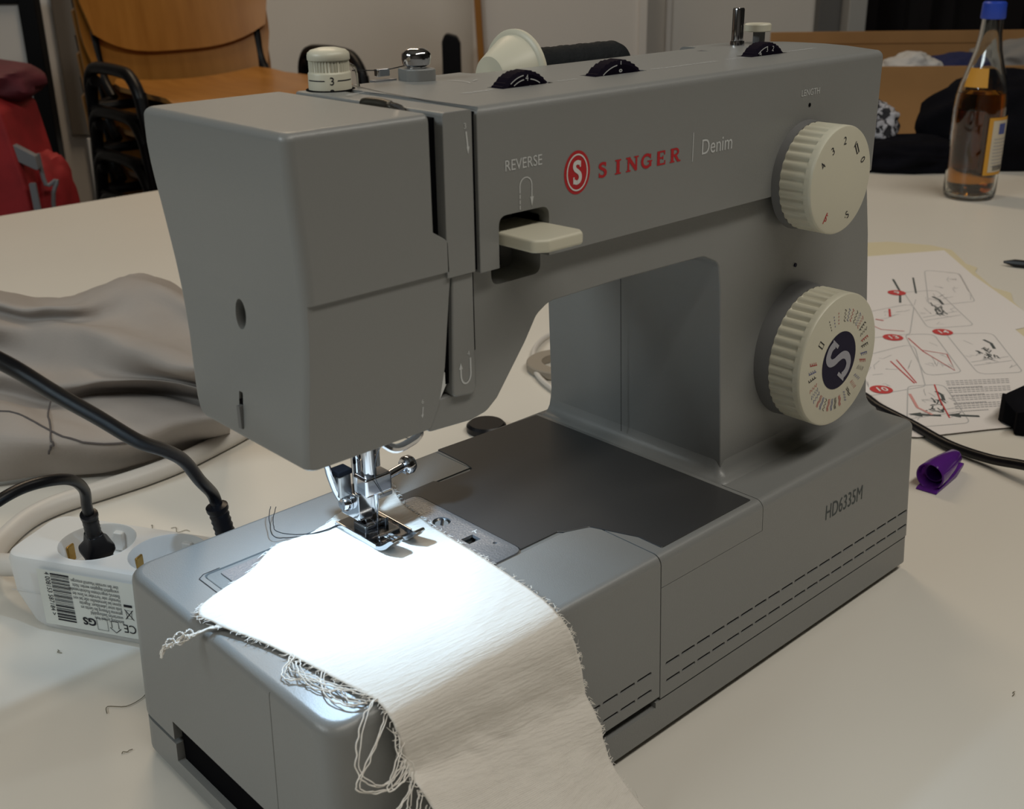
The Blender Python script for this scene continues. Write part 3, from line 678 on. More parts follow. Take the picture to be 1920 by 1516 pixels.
# spool pin, bobbin winder
solid('spool_pin', cyl((.300, .130, .2827), (.166, .130, .2827), .0022), M_IVORY, MC, weighted=False)
solid('bobbin_winder_spindle', lathe([(.0001, .0190), (.0026, .0190), (.0030, .0182), (.0030, .0030), (.0036, .0028), (.0038, .0010), (.0038, 0)], (.3415, .1010, .2884), n=36, mod=lambda t, k: 1 - .12 * (sin(3 * t) > .6) if k in (1, 2, 3) else 1), M_CHROME, MC, weighted=False)
solid('winder_stop_post', box(.3575, .0985, .2884, .3625, .1030, .2952), M_GREY2, MC, bevel=.0004)
solid('bobbin_winder_stop', lathe([(.0001, .0040), (.0064, .0040), (.0070, .0034), (.0070, .0004), (.0066, 0), (.0001, 0)], (.3590, .1010, .2948)), M_IVORY, MC, weighted=False)

# big dials on the front
def big_dial(name, x, z, R, y0, y1, nr, amp, ph):
    def md(t, k): 
        s = (t * nr / (2 * pi) + ph) % 1
        return 1 - amp * (1 if s < .38 else 0) if k in (3, 4) else 1
    return solid(name, lathe([(.0001, y0), (R * .94, y0), (R * .975, y0 + .0004), (R, y0 + .0014), (R * 1.0, y1 - .001), (R * .97, y1), (.0001, y1)], (x, 0, z), axis='y', n=nr * 8, mod=lambda t, k: md(t, k) if k in (4,) else (md(t, k) if k == 3 and False else 1)), M_IVORY, MC, smooth=30, weighted=False)
def ridged(name, x, z, R, y0, y1, nr, amp):
    prof = [(.0001, y0), (R * .955, y0), (R * .985, y0 + .0003), (R * .998, y0 + .0009), (R, y0 + .0018), (R, y0 + .0040), (R, y0 + .0046), (R, y1 - .0012), (R * .985, y1), (.0001, y1)]
    n = nr * 10
    def md(t, k):
        if k in (6, 7):
            s = (t * nr / (2 * pi)) % 1; return 1 - amp * (0.5 - 0.5 * cos(2 * pi * s)) ** 1.6
        return 1
    return solid(name, lathe(prof, (x, 0, z), axis='y', n=n, mod=md), M_IVORY, MC, smooth=35, weighted=False)
ld_ = ridged('stitch_length_dial', .3028, .2366, .0250, .0092, .0268, 34, .048)
solid('dial_collar', lathe([(.0001, .0262), (.0250, .0262), (.0256, .0300), (.0001, .0300)], (.3028, 0, .2366), axis='y', n=64), M_GREY2, MC, weighted=False)
FD = plane((.3028, .0092, .2366), (1, 0, 0), (0, 0, 1))
r_ = .0178
def ring_txt(s, ang, rad, size, rot, sx=1.0): return T2(text_polys(s, size, sx, 'CENTER'), 1, radians(rot), rad * cos(radians(ang)), rad * sin(radians(ang)))
decal('dial_number', ring_txt('4', 152, .0172, .0052, 60) + ring_txt('3', 123, .0158, .0052, 33) + ring_txt('2', 90, .0165, .0052, 5) + ring_txt('0', 24, .0165, .0052, -62)
      + [[(.0080, .0125), (.0100, .0105), (.0135, .0150), (.0120, .0168)]][:0] + ribbon([(.0112, .0108), (.0088, .0150), (.0102, .0158), (.0126, .0116)], .0007, True) + ribbon([(.0080, .0142), (.0096, .0168)], .0005)
      + ring_txt('\u00b7S', 293, .0205, .0052, 35), M_KPRINT, FD, ld_)
decal('stretch_symbol', ring_txt('S', 237, .0205, .0048, -25) + ribbon([(-.0128, -.0180), (-.0096, -.0134)], .0006), M_RPRINT, FD, ld_, label='red stretch stitch symbol')
pd = ridged('pattern_dial', .3108, .1472, .0338, .0060, .0245, 42, .042)
solid('dial_collar', lathe([(.0001, .0240), (.0337, .0240), (.0345, .0335), (.0001, .0335)], (.3108, 0, .1472), axis='y', n=72), M_GREY2, MC, weighted=False)
FP = plane((.3108, .0060, .1472), (1, 0, 0), (0, 0, 1))
decal('dial_centre_disc', [arc(0, 0, .0148, .0148, 0, 352, 44)], M_INDIGO, FP, pd, lift=.00012, label='dark indigo centre disc')
def big_s(s, w, slab=True):
    P_ = smoothpath([(.32, .74, 0), (.18, .83, 0), (.0, .86, 0), (-.27, .76, 0), (-.33, .50, 0), (-.18, .27, 0), (.05, .12, 0), (.27, -.08, 0), (.35, -.36, 0), (.24, -.64, 0), (.0, -.76, 0), (-.20, -.73, 0), (-.36, -.63, 0)], 4)
    po = ribbon([(p.x, p.y) for p in P_], w)
    if slab: po += [[(.27, .46), (.41, .46), (.41, .98), (.27, .90)], [(-.33, -.30), (-.47, -.30), (-.47, -.88), (-.33, -.80)]]
    return T2(po, s)
decal('dial_letter', T2(big_s(.0135, .30), 1, radians(52)), mat('dial_letter_grey', (.33, .33, .38), .4), FP, pd, lift=.00025)
def zig(kind):
    L = []
    if kind == 0: L = [[(0, k * .0016) for k in (0,)] and [(0, 0), (0, .0009)], [(0, .0018), (0, .0027)], [(0, .0036), (0, .0045)], [(0, .0054), (0, .0063)]]
    if kind == 1: L = [[((-1) ** k * .0008, k * .0009) for k in range(8)]]
    if kind == 2: L = [[((-1) ** k * .0011, k * .0007) for k in range(10)]]
    if kind == 3: L = [[(0, 0), (0, .0062)]] + [[(0, .0010 + k * .0016), (.0014, .0016 + k * .0016)] for k in range(4)]
    if kind == 4: L = [[(0.0003 * sin(k * 1.3), k * .0007) for k in range(10)], [(.0010 + .0003 * sin(k * 1.3), k * .0007) for k in range(10)]]
    return [q for l in L for q in ribbon(l, .00038)]
seq = [(113, 0, 'k'), (104, 0, 'b'), (95, 0, 'r')]
groups = {'k': [], 'b': [], 'r': []}
angs = [(118, 0, 'k'), (109, 0, 'b'), (100, 0, 'r'), (86, 1, 'k'), (78, 1, 'b'), (70, 1, 'r'), (60, 1, 'k'), (52, 2, 'b'), (44, 2, 'r'), (36, 3, 'k'), (26, 1, 'k'), (16, 3, 'r'), (7, 3, 'k'), (-4, 3, 'b'), (-13, 3, 'r'),
        (-24, 2, 'k'), (-36, 1, 'b'), (-47, 2, 'r'), (-58, 4, 'k'), (-68, 1, 'b'), (-78, 4, 'r'), (-88, 4, 'k'), (-96, 4, 'b'), (-104, 4, 'r'), (-114, 1, 'k'), (-121, 4, 'b'), (-129, 4, 'r'), (-140, 1, 'b'), (-148, 2, 'b'), (-157, 1, 'r'), (-169, 3, 'k'), (-178, 3, 'b'), (172, 3, 'r')]
for a, kd, c in angs:
    rr = .0198; al = radians(a)
    groups[c] += T2(zig(kd), 1, al - pi / 2, rr * cos(al), rr * sin(al))
for c, m in (('k', M_KPRINT), ('b', M_BPRINT), ('r', M_RPRINT)): decal('stitch_symbols', groups[c], m, FP, pd)
decal('buttonhole_symbol', T2(ribbon([(-.0011, 0), (.0011, 0), (.0011, .0044), (-.0011, .0044)], .0006, True), 1, radians(145 - 90), .0190 * cos(radians(145)), .0190 * sin(radians(145))), M_KPRINT, FP, pd)
# lettering on the arm
FA = plane((0, .0300, 0), (1, 0, 0), (0, 0, 1))
def slab_word(x, z, h, pitch):
    w = .22 * h; out = []
    def at(po, i): return T2(po, 1, 0, x + i * pitch, z)
    def serif(px, py, half=.20, t=.09): return [[(px * h - half * h, py * h - t * h / 2), (px * h + half * h, py * h - t * h / 2), (px * h + half * h, py * h + t * h / 2), (px * h - half * h, py * h + t * h / 2)]]
    def bar(x0, y0, x1, y1, t=.25): return ribbon([(x0 * h, y0 * h), (x1 * h, y1 * h)], t * h)
    S = T2(big_s(h * .545, .34), 1, 0, .46 * h, .48 * h, 1.5)
    I = bar(.3, 0, .3, 1) + serif(.3, .045, .24) + serif(.3, .955, .24)
    N_ = bar(.16, 0, .16, 1, .15) + bar(.84, 0, .84, 1, .15) + bar(.16, .96, .84, .06, .24) + serif(.16, .045, .2) + serif(.14, .955, .2) + serif(.84, .955, .2)
    G = ribbon([(h * (.50 + .40 * cos(radians(a))), h * (.5 + .43 * sin(radians(a)))) for a in range(38, 320, 12)], .2 * h) + bar(.82, .08, .82, .46, .2) + serif(.78, .46, .22) + bar(.84, .62, .84, .96, .08)
    E_ = bar(.22, 0, .22, 1) + bar(.1, .055, .82, .055, .12) + bar(.1, .945, .78, .945, .12) + bar(.2, .5, .62, .5, .12) + bar(.80, 0, .80, .30, .09) + bar(.76, .70, .76, 1, .09) + bar(.62, .36, .62, .64, .08)
    R_ = bar(.22, 0, .22, 1) + bar(.06, .945, .5, .945, .12) + serif(.22, .045, .22) + ribbon([(h * (.5 + .26 * cos(radians(a))), h * (.73 + .215 * sin(radians(a)))) for a in range(90, -91, -15)], .16 * h) + bar(.2, .5, .5, .5, .12) + bar(.48, .5, .80, .03, .20) + serif(.84, .045, .16)
    W_ = lambda g, k=1.22: [[(p[0] * k, p[1]) for p in pl] for pl in g]
    for i, g in enumerate((S, W_(I, 1.3), W_(N_), W_(G), W_(E_), W_(R_))):
        off = (-.02, .10, -.14, -.12, .0, .02)[i] * h
        out += T2(at(g, i), 1, 0, off, 0)
    return out
decal('brand_lettering', slab_word(.1605, .2555, .0057, .0086), M_RPRINT, FA, sh, label='red slab-serif lettering')
decal('emblem_disc', [arc(.1487, .2594, .0071, .0083, 0, 352, 44)], M_RPRINT, FA, sh, lift=.0001, label='red oval emblem')
decal('emblem_ring', ribbon(arc(.1487, .2594, .0055, .0068, 0, 352, 44), .0006, True), M_WPRINT, FA, sh, lift=.0002)
decal('emblem_letter', T2(big_s(.0047, .36), 1, 0, .1487, .2592), M_WPRINT, FA, sh, lift=.0002)
decal('lettering', T2(text_polys('Denim', .0092, .88), 1, 0, .2240, .2562) + [[(.2183, .2542), (.2187, .2542), (.2187, .2662), (.2183, .2662)]], M_GPRINT, FA, sh)
decal('lettering', T2(text_polys('REVERSE', .0056, .90), 1, 0, .1112, .2650), M_GPRINT, FA, sh)
decal('reverse_arrow', ribbon([(.1187, .2560)] + [(p[0], p[1]) for p in arc(.1217, .2585, .0030, .0030, 180, 0, 10)] + [(.1247, .2530)], .00045)
      + sum([ribbon([(.1187, z), (.1187, z + .0015)], .00045) for z in (.2540, .2520, .2500)], []) + [[(.1238, .2540), (.1247, .2505), (.1256, .2540)]], M_GPRINT, FA, sh)
decal('lettering', T2(text_polys('LENGTH', .0042, .95, 'CENTER'), 1, 0, .3035, .2732), M_GPRINT, FA, sh)
solid('index_dot', lathe([(.0001, -.0002), (.0009, -.0002), (.0009, 0)], (.3035, .0300, .2688), axis='y', n=16), M_BLACK, sh, weighted=False)
solid('index_dot', lathe([(.0001, -.0006), (.0010, -.0006), (.0010, .001)], (.3078, .0336, .1910), axis='y', n=16), M_INDIGO, arm, weighted=False)
decal('thread_mark', T2(text_polys('3', .0028), 1, 0, .0925, .2822) + ribbon([(.0936, .2812), (.0942, .2755)], .0006) + [[(.0936, .2760), (.0949, .2760), (.0943, .2735)]], M_GPRINT, FA, fs)
FL2 = plane((0, .0312, 0), (1, 0, 0), (0, 0, 1))
decal('thread_mark', T2(text_polys('4', .0026), 1, 0, .0920, .1995) + ribbon([(.0935, .1985), (.0935, .1925)] + arc(.0911, .1925, .0024, .0036, 0, -180, 10) + [(.0887, .1950)], .0007) + [[(.0878, .1950), (.0896, .1950), (.0887, .1975)]], M_GPRINT, FL2, arm)
decal('thread_mark', T2(text_polys('6', .0024), 1, 0, .0695, .1868) + ribbon([(.0702, .1855), (.0697, .1822)], .0004) + [[(.0691, .1826), (.0703, .1826), (.0696, .1812)]], M_GPRINT, plane((0, .0311, 0), (1, 0, 0), (0, 0, 1)), hd)
FB = plane((0, -.035 * (.095 - .068), .068), (1, 0, 0), (0, .035, 1))
decal('model_lettering', T2(text_polys('HD6335M', .0120, .70), 1, 0, .3005, -.0035), M_PDARK, FB, body, label='dark printed model number')

# needle, presser foot
solid('needle_bar', cyl((.0925, .1000, .1240), (.0925, .1000, .19), .0032), M_CHROME, MC, weighted=False)
solid('needle_bar_guide', box(.0955, .0985, .1300, .0975, .1030, .19), M_DCHROME, MC, weighted=False)
nc = solid('needle_clamp', box(.0868, .0950, .1185, .1010, .1050, .1275), M_CHROME, MC, bevel=.0012)
solid('clamp_screw', tube([(.1005, .1000, .1228), (.1110, .1000, .1245)], .0020, 14), M_CHROME, nc, weighted=False)
solid('screw_head', lathe([(.0001, 0), (.0034, .0003), (.0043, .0014), (.0043, .0042), (.0034, .0056), (.0001, .0062)], (.1105, .1000, .1246), axis='x', n=24), M_CHROME, nc, weighted=False)
solid('needle', tube([(.0953, .1000, .1195), (.0953, .1000, .1110), (.0953, .1000, .1085), (.0950, .1000, .0990), (.0950, .1000, .0960)], [.0010, .0010, .00055, .0004, .0001], 12), M_CHROME, MC, weighted=False)
solid('thread_fork', box(.0935, .0950, .1165, .1005, .0958, .1180), M_DCHROME, nc, weighted=False)
solid('presser_bar', cyl((.0955, .1130, .1120), (.0955, .1130, .19), .0030), M_CHROME, MC, weighted=False)
ph_ = solid('foot_shank', box(.0870, .1035, .1040, .0975, .1165, .1165), M_CHROME, MC, bevel=.0010)
solid('shank_front', prism(fillet([(.0866, .1180), (.0866, .1055), (.0935, .1050), (.0935, .1180)], .0008, 3), 'y', .1012, .1040), M_CHROME, ph_, bevel=.0005)
solid('shank_screw', lathe([(.0001, 0), (.0026, .0004), (.0036, .0018), (.0036, .0040), (.0001, .0044)], (.0828, .1095, .1120), axis='x', n=24), M_CHROME, ph_, weighted=False)
pg = solid('bar_guide', box(.0822, .1085, .1150, .0888, .1145, .1262), M_DCHROME, MC, bevel=.0010)
solid('guide_cap', box(.0818, .1080, .1258, .0892, .1150, .1285), M_BLACK, pg, bevel=.0006)
solid('thread_cutter', tube(smoothpath([(.0770, .1110, .1345), (.0782, .1112, .1325), (.0797, .1115, .1270), (.0822, .1118, .1190), (.0848, .1118, .1135), (.0880, .1115, .1110)], 5), [.0010] * 3 + [.0015] * 5 + [.0017] * 12 + [.0014] * 6, 10), M_CHROME, MC, weighted=False)
def toe(xa, xb, c=.0025):
    bot = [(.1180, .0977), (.0950, .0977), (.0880, .0979), (.0835, .0990), (.0800, .1010), (.0770, .1040)]
    top = [(.0758, .1050), (.0775, .1056), (.0808, .1030), (.0842, .1008), (.0885, .0996), (.0950, .0993), (.1180, .0993)]
    b_ = [(p.x, p.y) for p in smoothpath([(q[0], q[1], 0) for q in bot], 4)]; t_ = [(p.x, p.y) for p in smoothpath([(q[0], q[1], 0) for q in top], 4)]
    V, F = prism(b_ + t_, 'x', 0, 1)
    cx = (xa + xb) / 2; hw = (xb - xa) / 2
    V = [(cx + (hw if x > .5 else -hw) * (1 - .35 * max(0, (.0815 - y) / .0057) ** 1.5), y, z) for x, y, z in V]
    return V, F
M_FOOT = mat('foot_chrome', (.42, .43, .45), .12, metal=1.0)
pf = solid('presser_foot', toe(.0842, .0925), M_FOOT, MC, bevel=.0004, seg=2)
solid('right_toe', toe(.0968, .1042), M_FOOT, pf, bevel=.0004, seg=2)
solid('sole', prism(fillet([(.0842, .1185), (.0842, .0945), (.1042, .0945), (.1042, .1185)], [.004, 0, 0, .004], 4), 'z', .0977, .0994), M_FOOT, pf, bevel=.0004, seg=2)
solid('side_rim', box(.0840, .0870, .0985, .0850, .1170, .1006), M_CHROME, pf, bevel=.0003, seg=2); solid('side_rim', box(.1034, .0870, .0985, .1044, .1170, .1006), M_CHROME, pf, bevel=.0003, seg=2)
solid('cross_bar', box(.0895, .0915, .0994, .1010, .0932, .1005), M_CHROME, pf, bevel=.0003)
solid('centre_rib', box(.0936, .0850, .0984, .0944, .0920, .1000), M_CHROME, pf, bevel=.0002, seg=1)
solid('ankle', prism([(.1015, .0994), (.1120, .0994), (.1120, .1055), (.1035, .1055), (.1015, .1030)], 'x', .0905, .0975), M_FOOT, pf, bevel=.0006)
solid('ankle_pin', cyl((.0880, .1020, .1012), (.1015, .1020, .1012), .0013), M_CHROME, pf, weighted=False)
solid('ankle_ear', box(.0985, .0990, .0990, .1005, .1080, .1035), M_DCHROME, pf, bevel=.0005)
solid('ankle_ear', box(.0876, .0990, .0990, .0894, .1080, .1030), M_DCHROME, pf, bevel=.0005)
solid('needle_thread', tube(smoothpath([(.0700, .0390, .1705), (.0730, .060, .1620), (.0880, .090, .1330), (.0955, .0945, .1180)], 5), .00018, 5), M_THREADB, MC, weighted=False)

# ------------------------------------------------------------ spool and cap on the pin
sc = solid('spool_cap', lathe([(.0024, -.0160), (.0098, -.0160), (.0104, -.0154), (.0185, -.0014), (.0200, -.0012), (.0209, -.0004), (.0209, .0012), (.0200, .0018), (.0024, .0018)], (.2105, .130, .2827), axis='x', n=56), M_IVORY, weighted=False)
tag(sc, 'ivory cone-shaped spool cap at the left end of the black thread spool', 'spool cap')
sp = thing('thread_spool', 'spool of black thread lying on top of the machine behind the dials', 'thread spool', (.2125, .130, .2827))
solid('wound_thread', lathe([(.0030, 0)] + [(.0112 + .0003 * (k % 2), .0005 + .0022 * k) for k in range(30)] + [(.0098, .0690), (.0060, .0710), (.0030, .0712)], (0, 0, 0), axis='x', n=48, mod=lambda t, k: 1 + .012 * sin(3 * t + k * 1.1)), M_SPOOLT, sp, weighted=False)
solid('core', lathe([(.0023, 0), (.0048, 0), (.0048, .0745), (.0023, .0745)], (0, 0, 0), axis='x', n=24), M_WPLAST, sp, weighted=False)

# ------------------------------------------------------------ strip of cotton under the needle
def cloth():
    # rows run from the hanging hem up over the front edge and back under the foot: (left point, right point)
    L = [(.052, -.110, .0022), (.040, -.078, .0080), (.0320, -.042, .0330), (.0262, -.0140, .0640), (.0250, -.0078, .0720), (.0225, -.0078, .0850), (.0215, -.0052, .0935), (.0215, .0030, .0968),
         (.0195, .0180, .0966), (.0165, .0400, .0964), (.0120, .0620, .0964), (.0060, .0820, .0972), (.0050, .0975, .0985), (.0360, .1110, .0968), (.0560, .1230, .0964), (.0760, .1215, .0964), (.0960, .1290, .0964), (.1190, .1390, .0970)]
    Rr = [(.140, -.070, .0014), (.1280, -.042, .0030), (.1190, -.0210, .0250), (.1178, -.0135, .0430), (.1160, -.0072, .0570), (.1130, -.0068, .0740), (.1088, -.0062, .0885), (.1070, -.0005, .0958),
          (.1095, .0120, .0966), (.1125, .0340, .0964), (.1145, .0560, .0964), (.1158, .0760, .0964), (.1168, .0900, .0964), (.1185, .1020, .0964), (.1200, .1120, .0964), (.1225, .1200, .0964), (.1265, .1300, .0966), (.1298, .1400, .0972)]
    Lp = smoothpath(L, 7); Rp = smoothpath(Rr, 7); nx = 72; n = len(Lp); V = []; UV = []
    for j in range(n):
        for i in range(nx + 1):
            a = i / nx; p = Lp[j].lerp(Rp[j], a)
            hang = max(0, min(1, (.094 - p.z) / .03)); s = j / n
            w = noise.noise(Vector((a * 3.5, s * 9, 1.7))) * .0022 + noise.noise(Vector((a * 8 + s * 5, s * 26, 4.7))) * .0009
            ripple = noise.noise(Vector((a * 2.0 - s * 7, s * 22, 9))) * .0020
            p = p + Vector((0, -1, .25)) * hang * (abs(w) + ripple * .7 + .0008) + Vector((0, 0, 1)) * (1 - hang) * max(0, noise.noise(Vector((p.x * 55, p.y * 40, 2)))) * .0006
            if p.z < .0012: p.z = .0012
            fr = .0004 * noise.noise(Vector((s * 60, 5 if a < .5 else 9, 0)))
            if i == 0 or i == nx: p = p + Vector((fr * 1.5, 0, 0))
            V.append(p); UV.append((a * .10, s * .26))
    F = [(j * (nx + 1) + i, j * (nx + 1) + i + 1, (j + 1) * (nx + 1) + i + 1, (j + 1) * (nx + 1) + i) for j in range(n - 1) for i in range(nx)]
    return V, F, UV, Lp, Rp, nx, n
CV, CF, CUV, CL, CR, cnx, cn = cloth()
me = mesh(CV, CF); uv = me.uv_layers.new(name='UVMap')
for lp in me.loops: uv.data[lp.index].uv = (CUV[lp.vertex_index][0] * 10, CUV[lp.vertex_index][1] * 10)
fab = link('cotton_strip', me, M_LINEN, None, 180)
tag(fab, 'white frayed cotton strip lit under the needle and draped over the front edge', 'fabric')
md = fab.modifiers.new('s', 'SOLIDIFY'); md.thickness = .0005; md.offset = 1
# frayed edges: hundreds of short fibre ends along both sides, one part
fr = []
rnd = random.Random(3)
for side in (0, 1):
    P_ = [CV[j * (cnx + 1) + (0 if side == 0 else cnx)] for j in range(cn)]
    Q_ = [CV[j * (cnx + 1) + (4 if side == 0 else cnx - 4)] for j in range(cn)]
    for k in range(230):
        u = rnd.random() * (cn - 1.01); j = int(u); t = u - j
        p = P_[j].lerp(P_[j + 1], t); q = Q_[j].lerp(Q_[j + 1], t); d = (p - q).normalized(); l = rnd.uniform(.0008, .0026) * (1 if side else 1.2)
        al = (P_[j + 1] - P_[j]).normalized()
        fr.append(tube([p - d * .0006 + Vector((0, 0, .0003)), p + d * l * .5 + al * rnd.uniform(-.5, .5) * l + Vector((0, 0, .0004)), p + d * l + al * rnd.uniform(-1, 1) * l + Vector((0, 0, rnd.uniform(0, .0006)))], [.00016, .00015, .00008], 4))
fe = solid('frayed_edge', join(fr), M_THREADW, fab, weighted=False); fe['kind'] = 'stuff'
def curl(pts, r=.00028, wig=.0007, seed=0, name='loose_thread', m=None, parent=None):
    rn = random.Random(seed); P_ = smoothpath(pts, 5)
    P_ = [p + Vector((rn.uniform(-1, 1), rn.uniform(-1, 1), rn.uniform(-.3, .8))) * wig * .5 for p in P_]
    P_ = smoothpath(P_, 3)
    return solid(name, tube(P_, r, 5), m or M_THREADW, parent or fab, weighted=False)
# knotted bundle at the left corner
z0 = .0962
for s in range(5):
    rn = random.Random(40 + s); o = lambda: rn.uniform(-.0012, .0012)
    curl([(.010 + o(), .080, z0 + .0008), (.002 + o(), .0840, z0 + .001), (-.0035 + o(), .0870 + o(), .0955), (-.0060, .0890 + o(), .0945 + o()), (-.0090, .0905 + o(), .0930), (-.0130 + o(), .0925, .0915 + o()), (-.0155, .0915, .0885)], seed=s)
for s in range(3):
    c = Vector((-.0045 - .0035 * s, .0885 + .0012 * s, .0955 - .001 * s)); r = .0016 + .0006 * (s % 2)
    curl([c + Vector((r * cos(t), r * .4 * sin(t), r * sin(t))) for t in [k * .9 for k in range(9)]], seed=60 + s)
# tangled strands along the lower left hem, lying on the tray and hanging past its corner
STR = [[(.0150, .0470, z0 + .001), (.0120, .0440, z0), (.0105, .0390, z0), (.0125, .0330, z0), (.0140, .0260, z0), (.0165, .0190, z0), (.0150, .0120, z0), (.0180, .006, z0)],
       [(.0140, .0450, z0 + .001), (.0080, .0420, z0), (.0060, .0370, z0), (.0090, .0330, z0), (.0130, .0280, z0), (.0150, .0200, z0 + .001), (.0200, .0120, z0 + .001)],
       [(.0140, .0420, z0 + .001), (.0110, .0360, z0 + .002), (.0100, .0290, z0), (.0120, .0210, z0), (.0170, .0150, z0 + .001), (.0210, .0060, z0 + .001)],
       [(.0170, .0300, z0 + .001), (.0130, .0240, z0), (.0110, .0160, z0), (.0130, .0080, z0), (.0190, .0050, z0)],
       [(.0210, .0040, z0 + .001), (.0130, -.0010, .0965), (.0060, -.0060, .0900), (.0040, -.0090, .0820), (.0090, -.0120, .0760), (.0150, -.0130, .0765), (.0210, -.0120, .0800)],
       [(.0215, -.0020, .0940), (.0150, -.0060, .0900), (.0060, -.0090, .0830), (.0020, -.0100, .0780), (.0070, -.0120, .0745), (.0140, -.0140, .0740), (.0215, -.0120, .0775)],
       [(.0220, -.0060, .0900), (.0200, -.0100, .0830), (.0230, -.0120, .0770), (.0215, -.0140, .0700), (.0150, -.0150, .0650), (.0110, -.0150, .0635)],
       [(.0230, -.0080, .0840), (.0170, -.0120, .0800), (.0120, -.0140, .0740), (.0170, -.0150, .0745), (.0230, -.0110, .0740)],
       [(.0255, -.0110, .0720), (.0210, -.0140, .0680), (.0190, -.0150, .0620), (.0215, -.0160, .0600), (.0255, -.0140, .0640)],
       [(.0270, -.0160, .0600), (.0230, -.0190, .0570), (.0205, -.0200, .0520), (.0240, -.0210, .0500), (.0280, -.0210, .0500)],
       [(.0275, -.0180, .0570), (.0235, -.0200, .0540), (.0225, -.0220, .0470), (.0260, -.0230, .0440), (.0285, -.0240, .0440)]]
for k, s in enumerate(STR):
    curl(s, seed=90 + k); curl([Vector(p) + Vector((.0012, -.0004, .0003)) for p in s], seed=190 + k, r=.00022)
# black thread tail behind the foot
for k, s in enumerate([[(.0860, .1180, .0975), (.0740, .1200, .0970), (.0640, .1260, .0962), (.0585, .1290, .0985), (.0640, .1400, .1010), (.0680, .1450, .1035)],
                       [(.0860, .1170, .0978), (.0760, .1185, .0972), (.0680, .1250, .0968), (.0620, .1310, .0985), (.0640, .1370, .1000), (.0700, .1440, .1030)]]):
    o = curl(s, r=.00020, wig=.0004, seed=300 + k, name='thread_tail', m=M_THREADB, parent=MC)

# ------------------------------------------------------------ power strip
def fit_dir():
    a = Vector((-.0049, .3055, 0)); b = Vector((.0334, .2384, 0)); return (b - a).normalized()
PX = fit_dir(); PRZ = math.atan2(PX.y, PX.x)
ps = thing('power_strip', 'white power strip with a barcode label beside the left end of the machine', 'power strip', (-.0105, .3085, 0), PRZ)
Hs = .045; Ws = .050; Ls = .160
pb = solid('housing', loft([[(x, y, z) for x, y in fillet([(i0 + .007, j0), (Ls, j0), (Ls, Ws - j0), (i0 + .007, Ws - j0)], [.010, .004, .004, .010], 5)] for z, i0, j0 in
      ((.0, .012, .004), (.004, .009, .002), (.022, .002, .0), (.040, .0, .0008), (.0435, .001, .0018), (.045, .003, .0040))]), M_WPLAST, ps, weighted=False)
socks = [.050, .0935, .137]
boolean(pb, join([prism([(x + .0205 * cos(t * pi / 24), Ws / 2 + .0205 * sin(t * pi / 24)) for t in range(48)], 'z', .028, .06) for x in socks]))
shade(pb.data, 35); wn(pb)
for x in socks:
    so = solid('socket', lathe([(.0001, .0290), (.0185, .0292), (.0196, .0440), (.0202, .0452), (.0208, .0448), (.0206, .0280), (.0001, .0280)], (x, Ws / 2, 0), n=40), M_WPLAST, ps, weighted=False)
    for s in (-1, 1):
        solid('earth_contact', box(x + s * .0186 - .0008, Ws / 2 - .0030, .030, x + s * .0186 + .0008, Ws / 2 + .0030, .0400), M_BRASS, so, bevel=.0008)
        solid('guide_rib', box(x - .003, Ws / 2 + s * .0185 - .002, .030, x + .003, Ws / 2 + s * .0185 + .002, .0415), M_WPLAST, so, bevel=.001)
lbx0 = .030
sf = decal('rating_label', [[(lbx0, .0065), (Ls - .05, .0065), (Ls - .05, .0400), (lbx0, .0400)]], M_STICKER, plane((0, 0, 0), (1, 0, 0), (0, 0, 1)), ps, lift=.0009)
FS = plane((0, 0, 0), (1, 0, 0), (0, 0, 1))
rn = random.Random(11); bars = []
zz = .0100
while zz < .0385:
    w = rn.choice((.0003, .0003, .0006, .0009)); bars.append([(.0385, zz), (.0500, zz), (.0500, zz + w), (.0385, zz + w)]); zz += w + rn.choice((.0003, .0004, .0007))
decal('barcode', bars, M_KPRINT, FS, ps, lift=.0011)
decal('barcode_digits', T2(text_polys('4 008153 587184 >', .0042, .80), 1, -pi / 2, .0350, .0390), M_KPRINT, FS, ps, lift=.0011)
lines = ['Bedeutung Symbol: Vom', 'unsortierten Siedlungsabfall', 'getrennte Erfassung des Ger\u00e4ts am', 'Ende seiner Lebensdauer. Altger\u00e4te', 'k\u00f6nnen bei Sammelstellen oder bei vom', 'Hersteller oder Vertreiber im Sinne des', 'ElektroG eingerichteten R\u00fccknahmestellen', 'unentgeltlich abgegeben werden. Nicht', '\u00fcber den normalen Hausm\u00fcll entsorgen.']
tx = []
for k, s in enumerate(lines): tx += T2(text_polys(s, .0030, .60), 1, pi, .0800, .0165 + .0026 * k)
decal('label_text', tx, M_KPRINT, FS, ps, lift=.0011)
mk = T2(text_polys('CE', .0072, .9), 1, pi, .0870, .0145) + T2(text_polys('GS', .0062, 1.1, 'LEFT', .0002), 1, pi, .0625, .0145) \
     + ribbon([(.0630, .0085), (.0695, .0085), (.0695, .0155), (.0630, .0155)], .0003, True) + ribbon([(.0720, .0150), (.0762, .0150), (.0762, .0110), (.0775, .0110), (.0741, .0082), (.0707, .0110), (.0720, .0110)], .0004, True) \
     + ribbon([(.0815, .0180), (.0865, .0240)], .0004) + ribbon([(.0865, .0180), (.0815, .0240)], .0004) + ribbon([(.0822, .0235), (.0858, .0235), (.0853, .0185), (.0827, .0185)], .0003, True) + [[(.0815, .0255), (.0865, .0255), (.0865, .0270), (.0815, .0270)]]
decal('label_marks', mk, M_KPRINT, FS, ps, lift=.0011)
decal('housing_seam', [[(.011, .0238), (Ls - .002, .0238), (Ls - .002, .0241), (.011, .0241)]], M_GPRINT, FS, ps, lift=.0004)

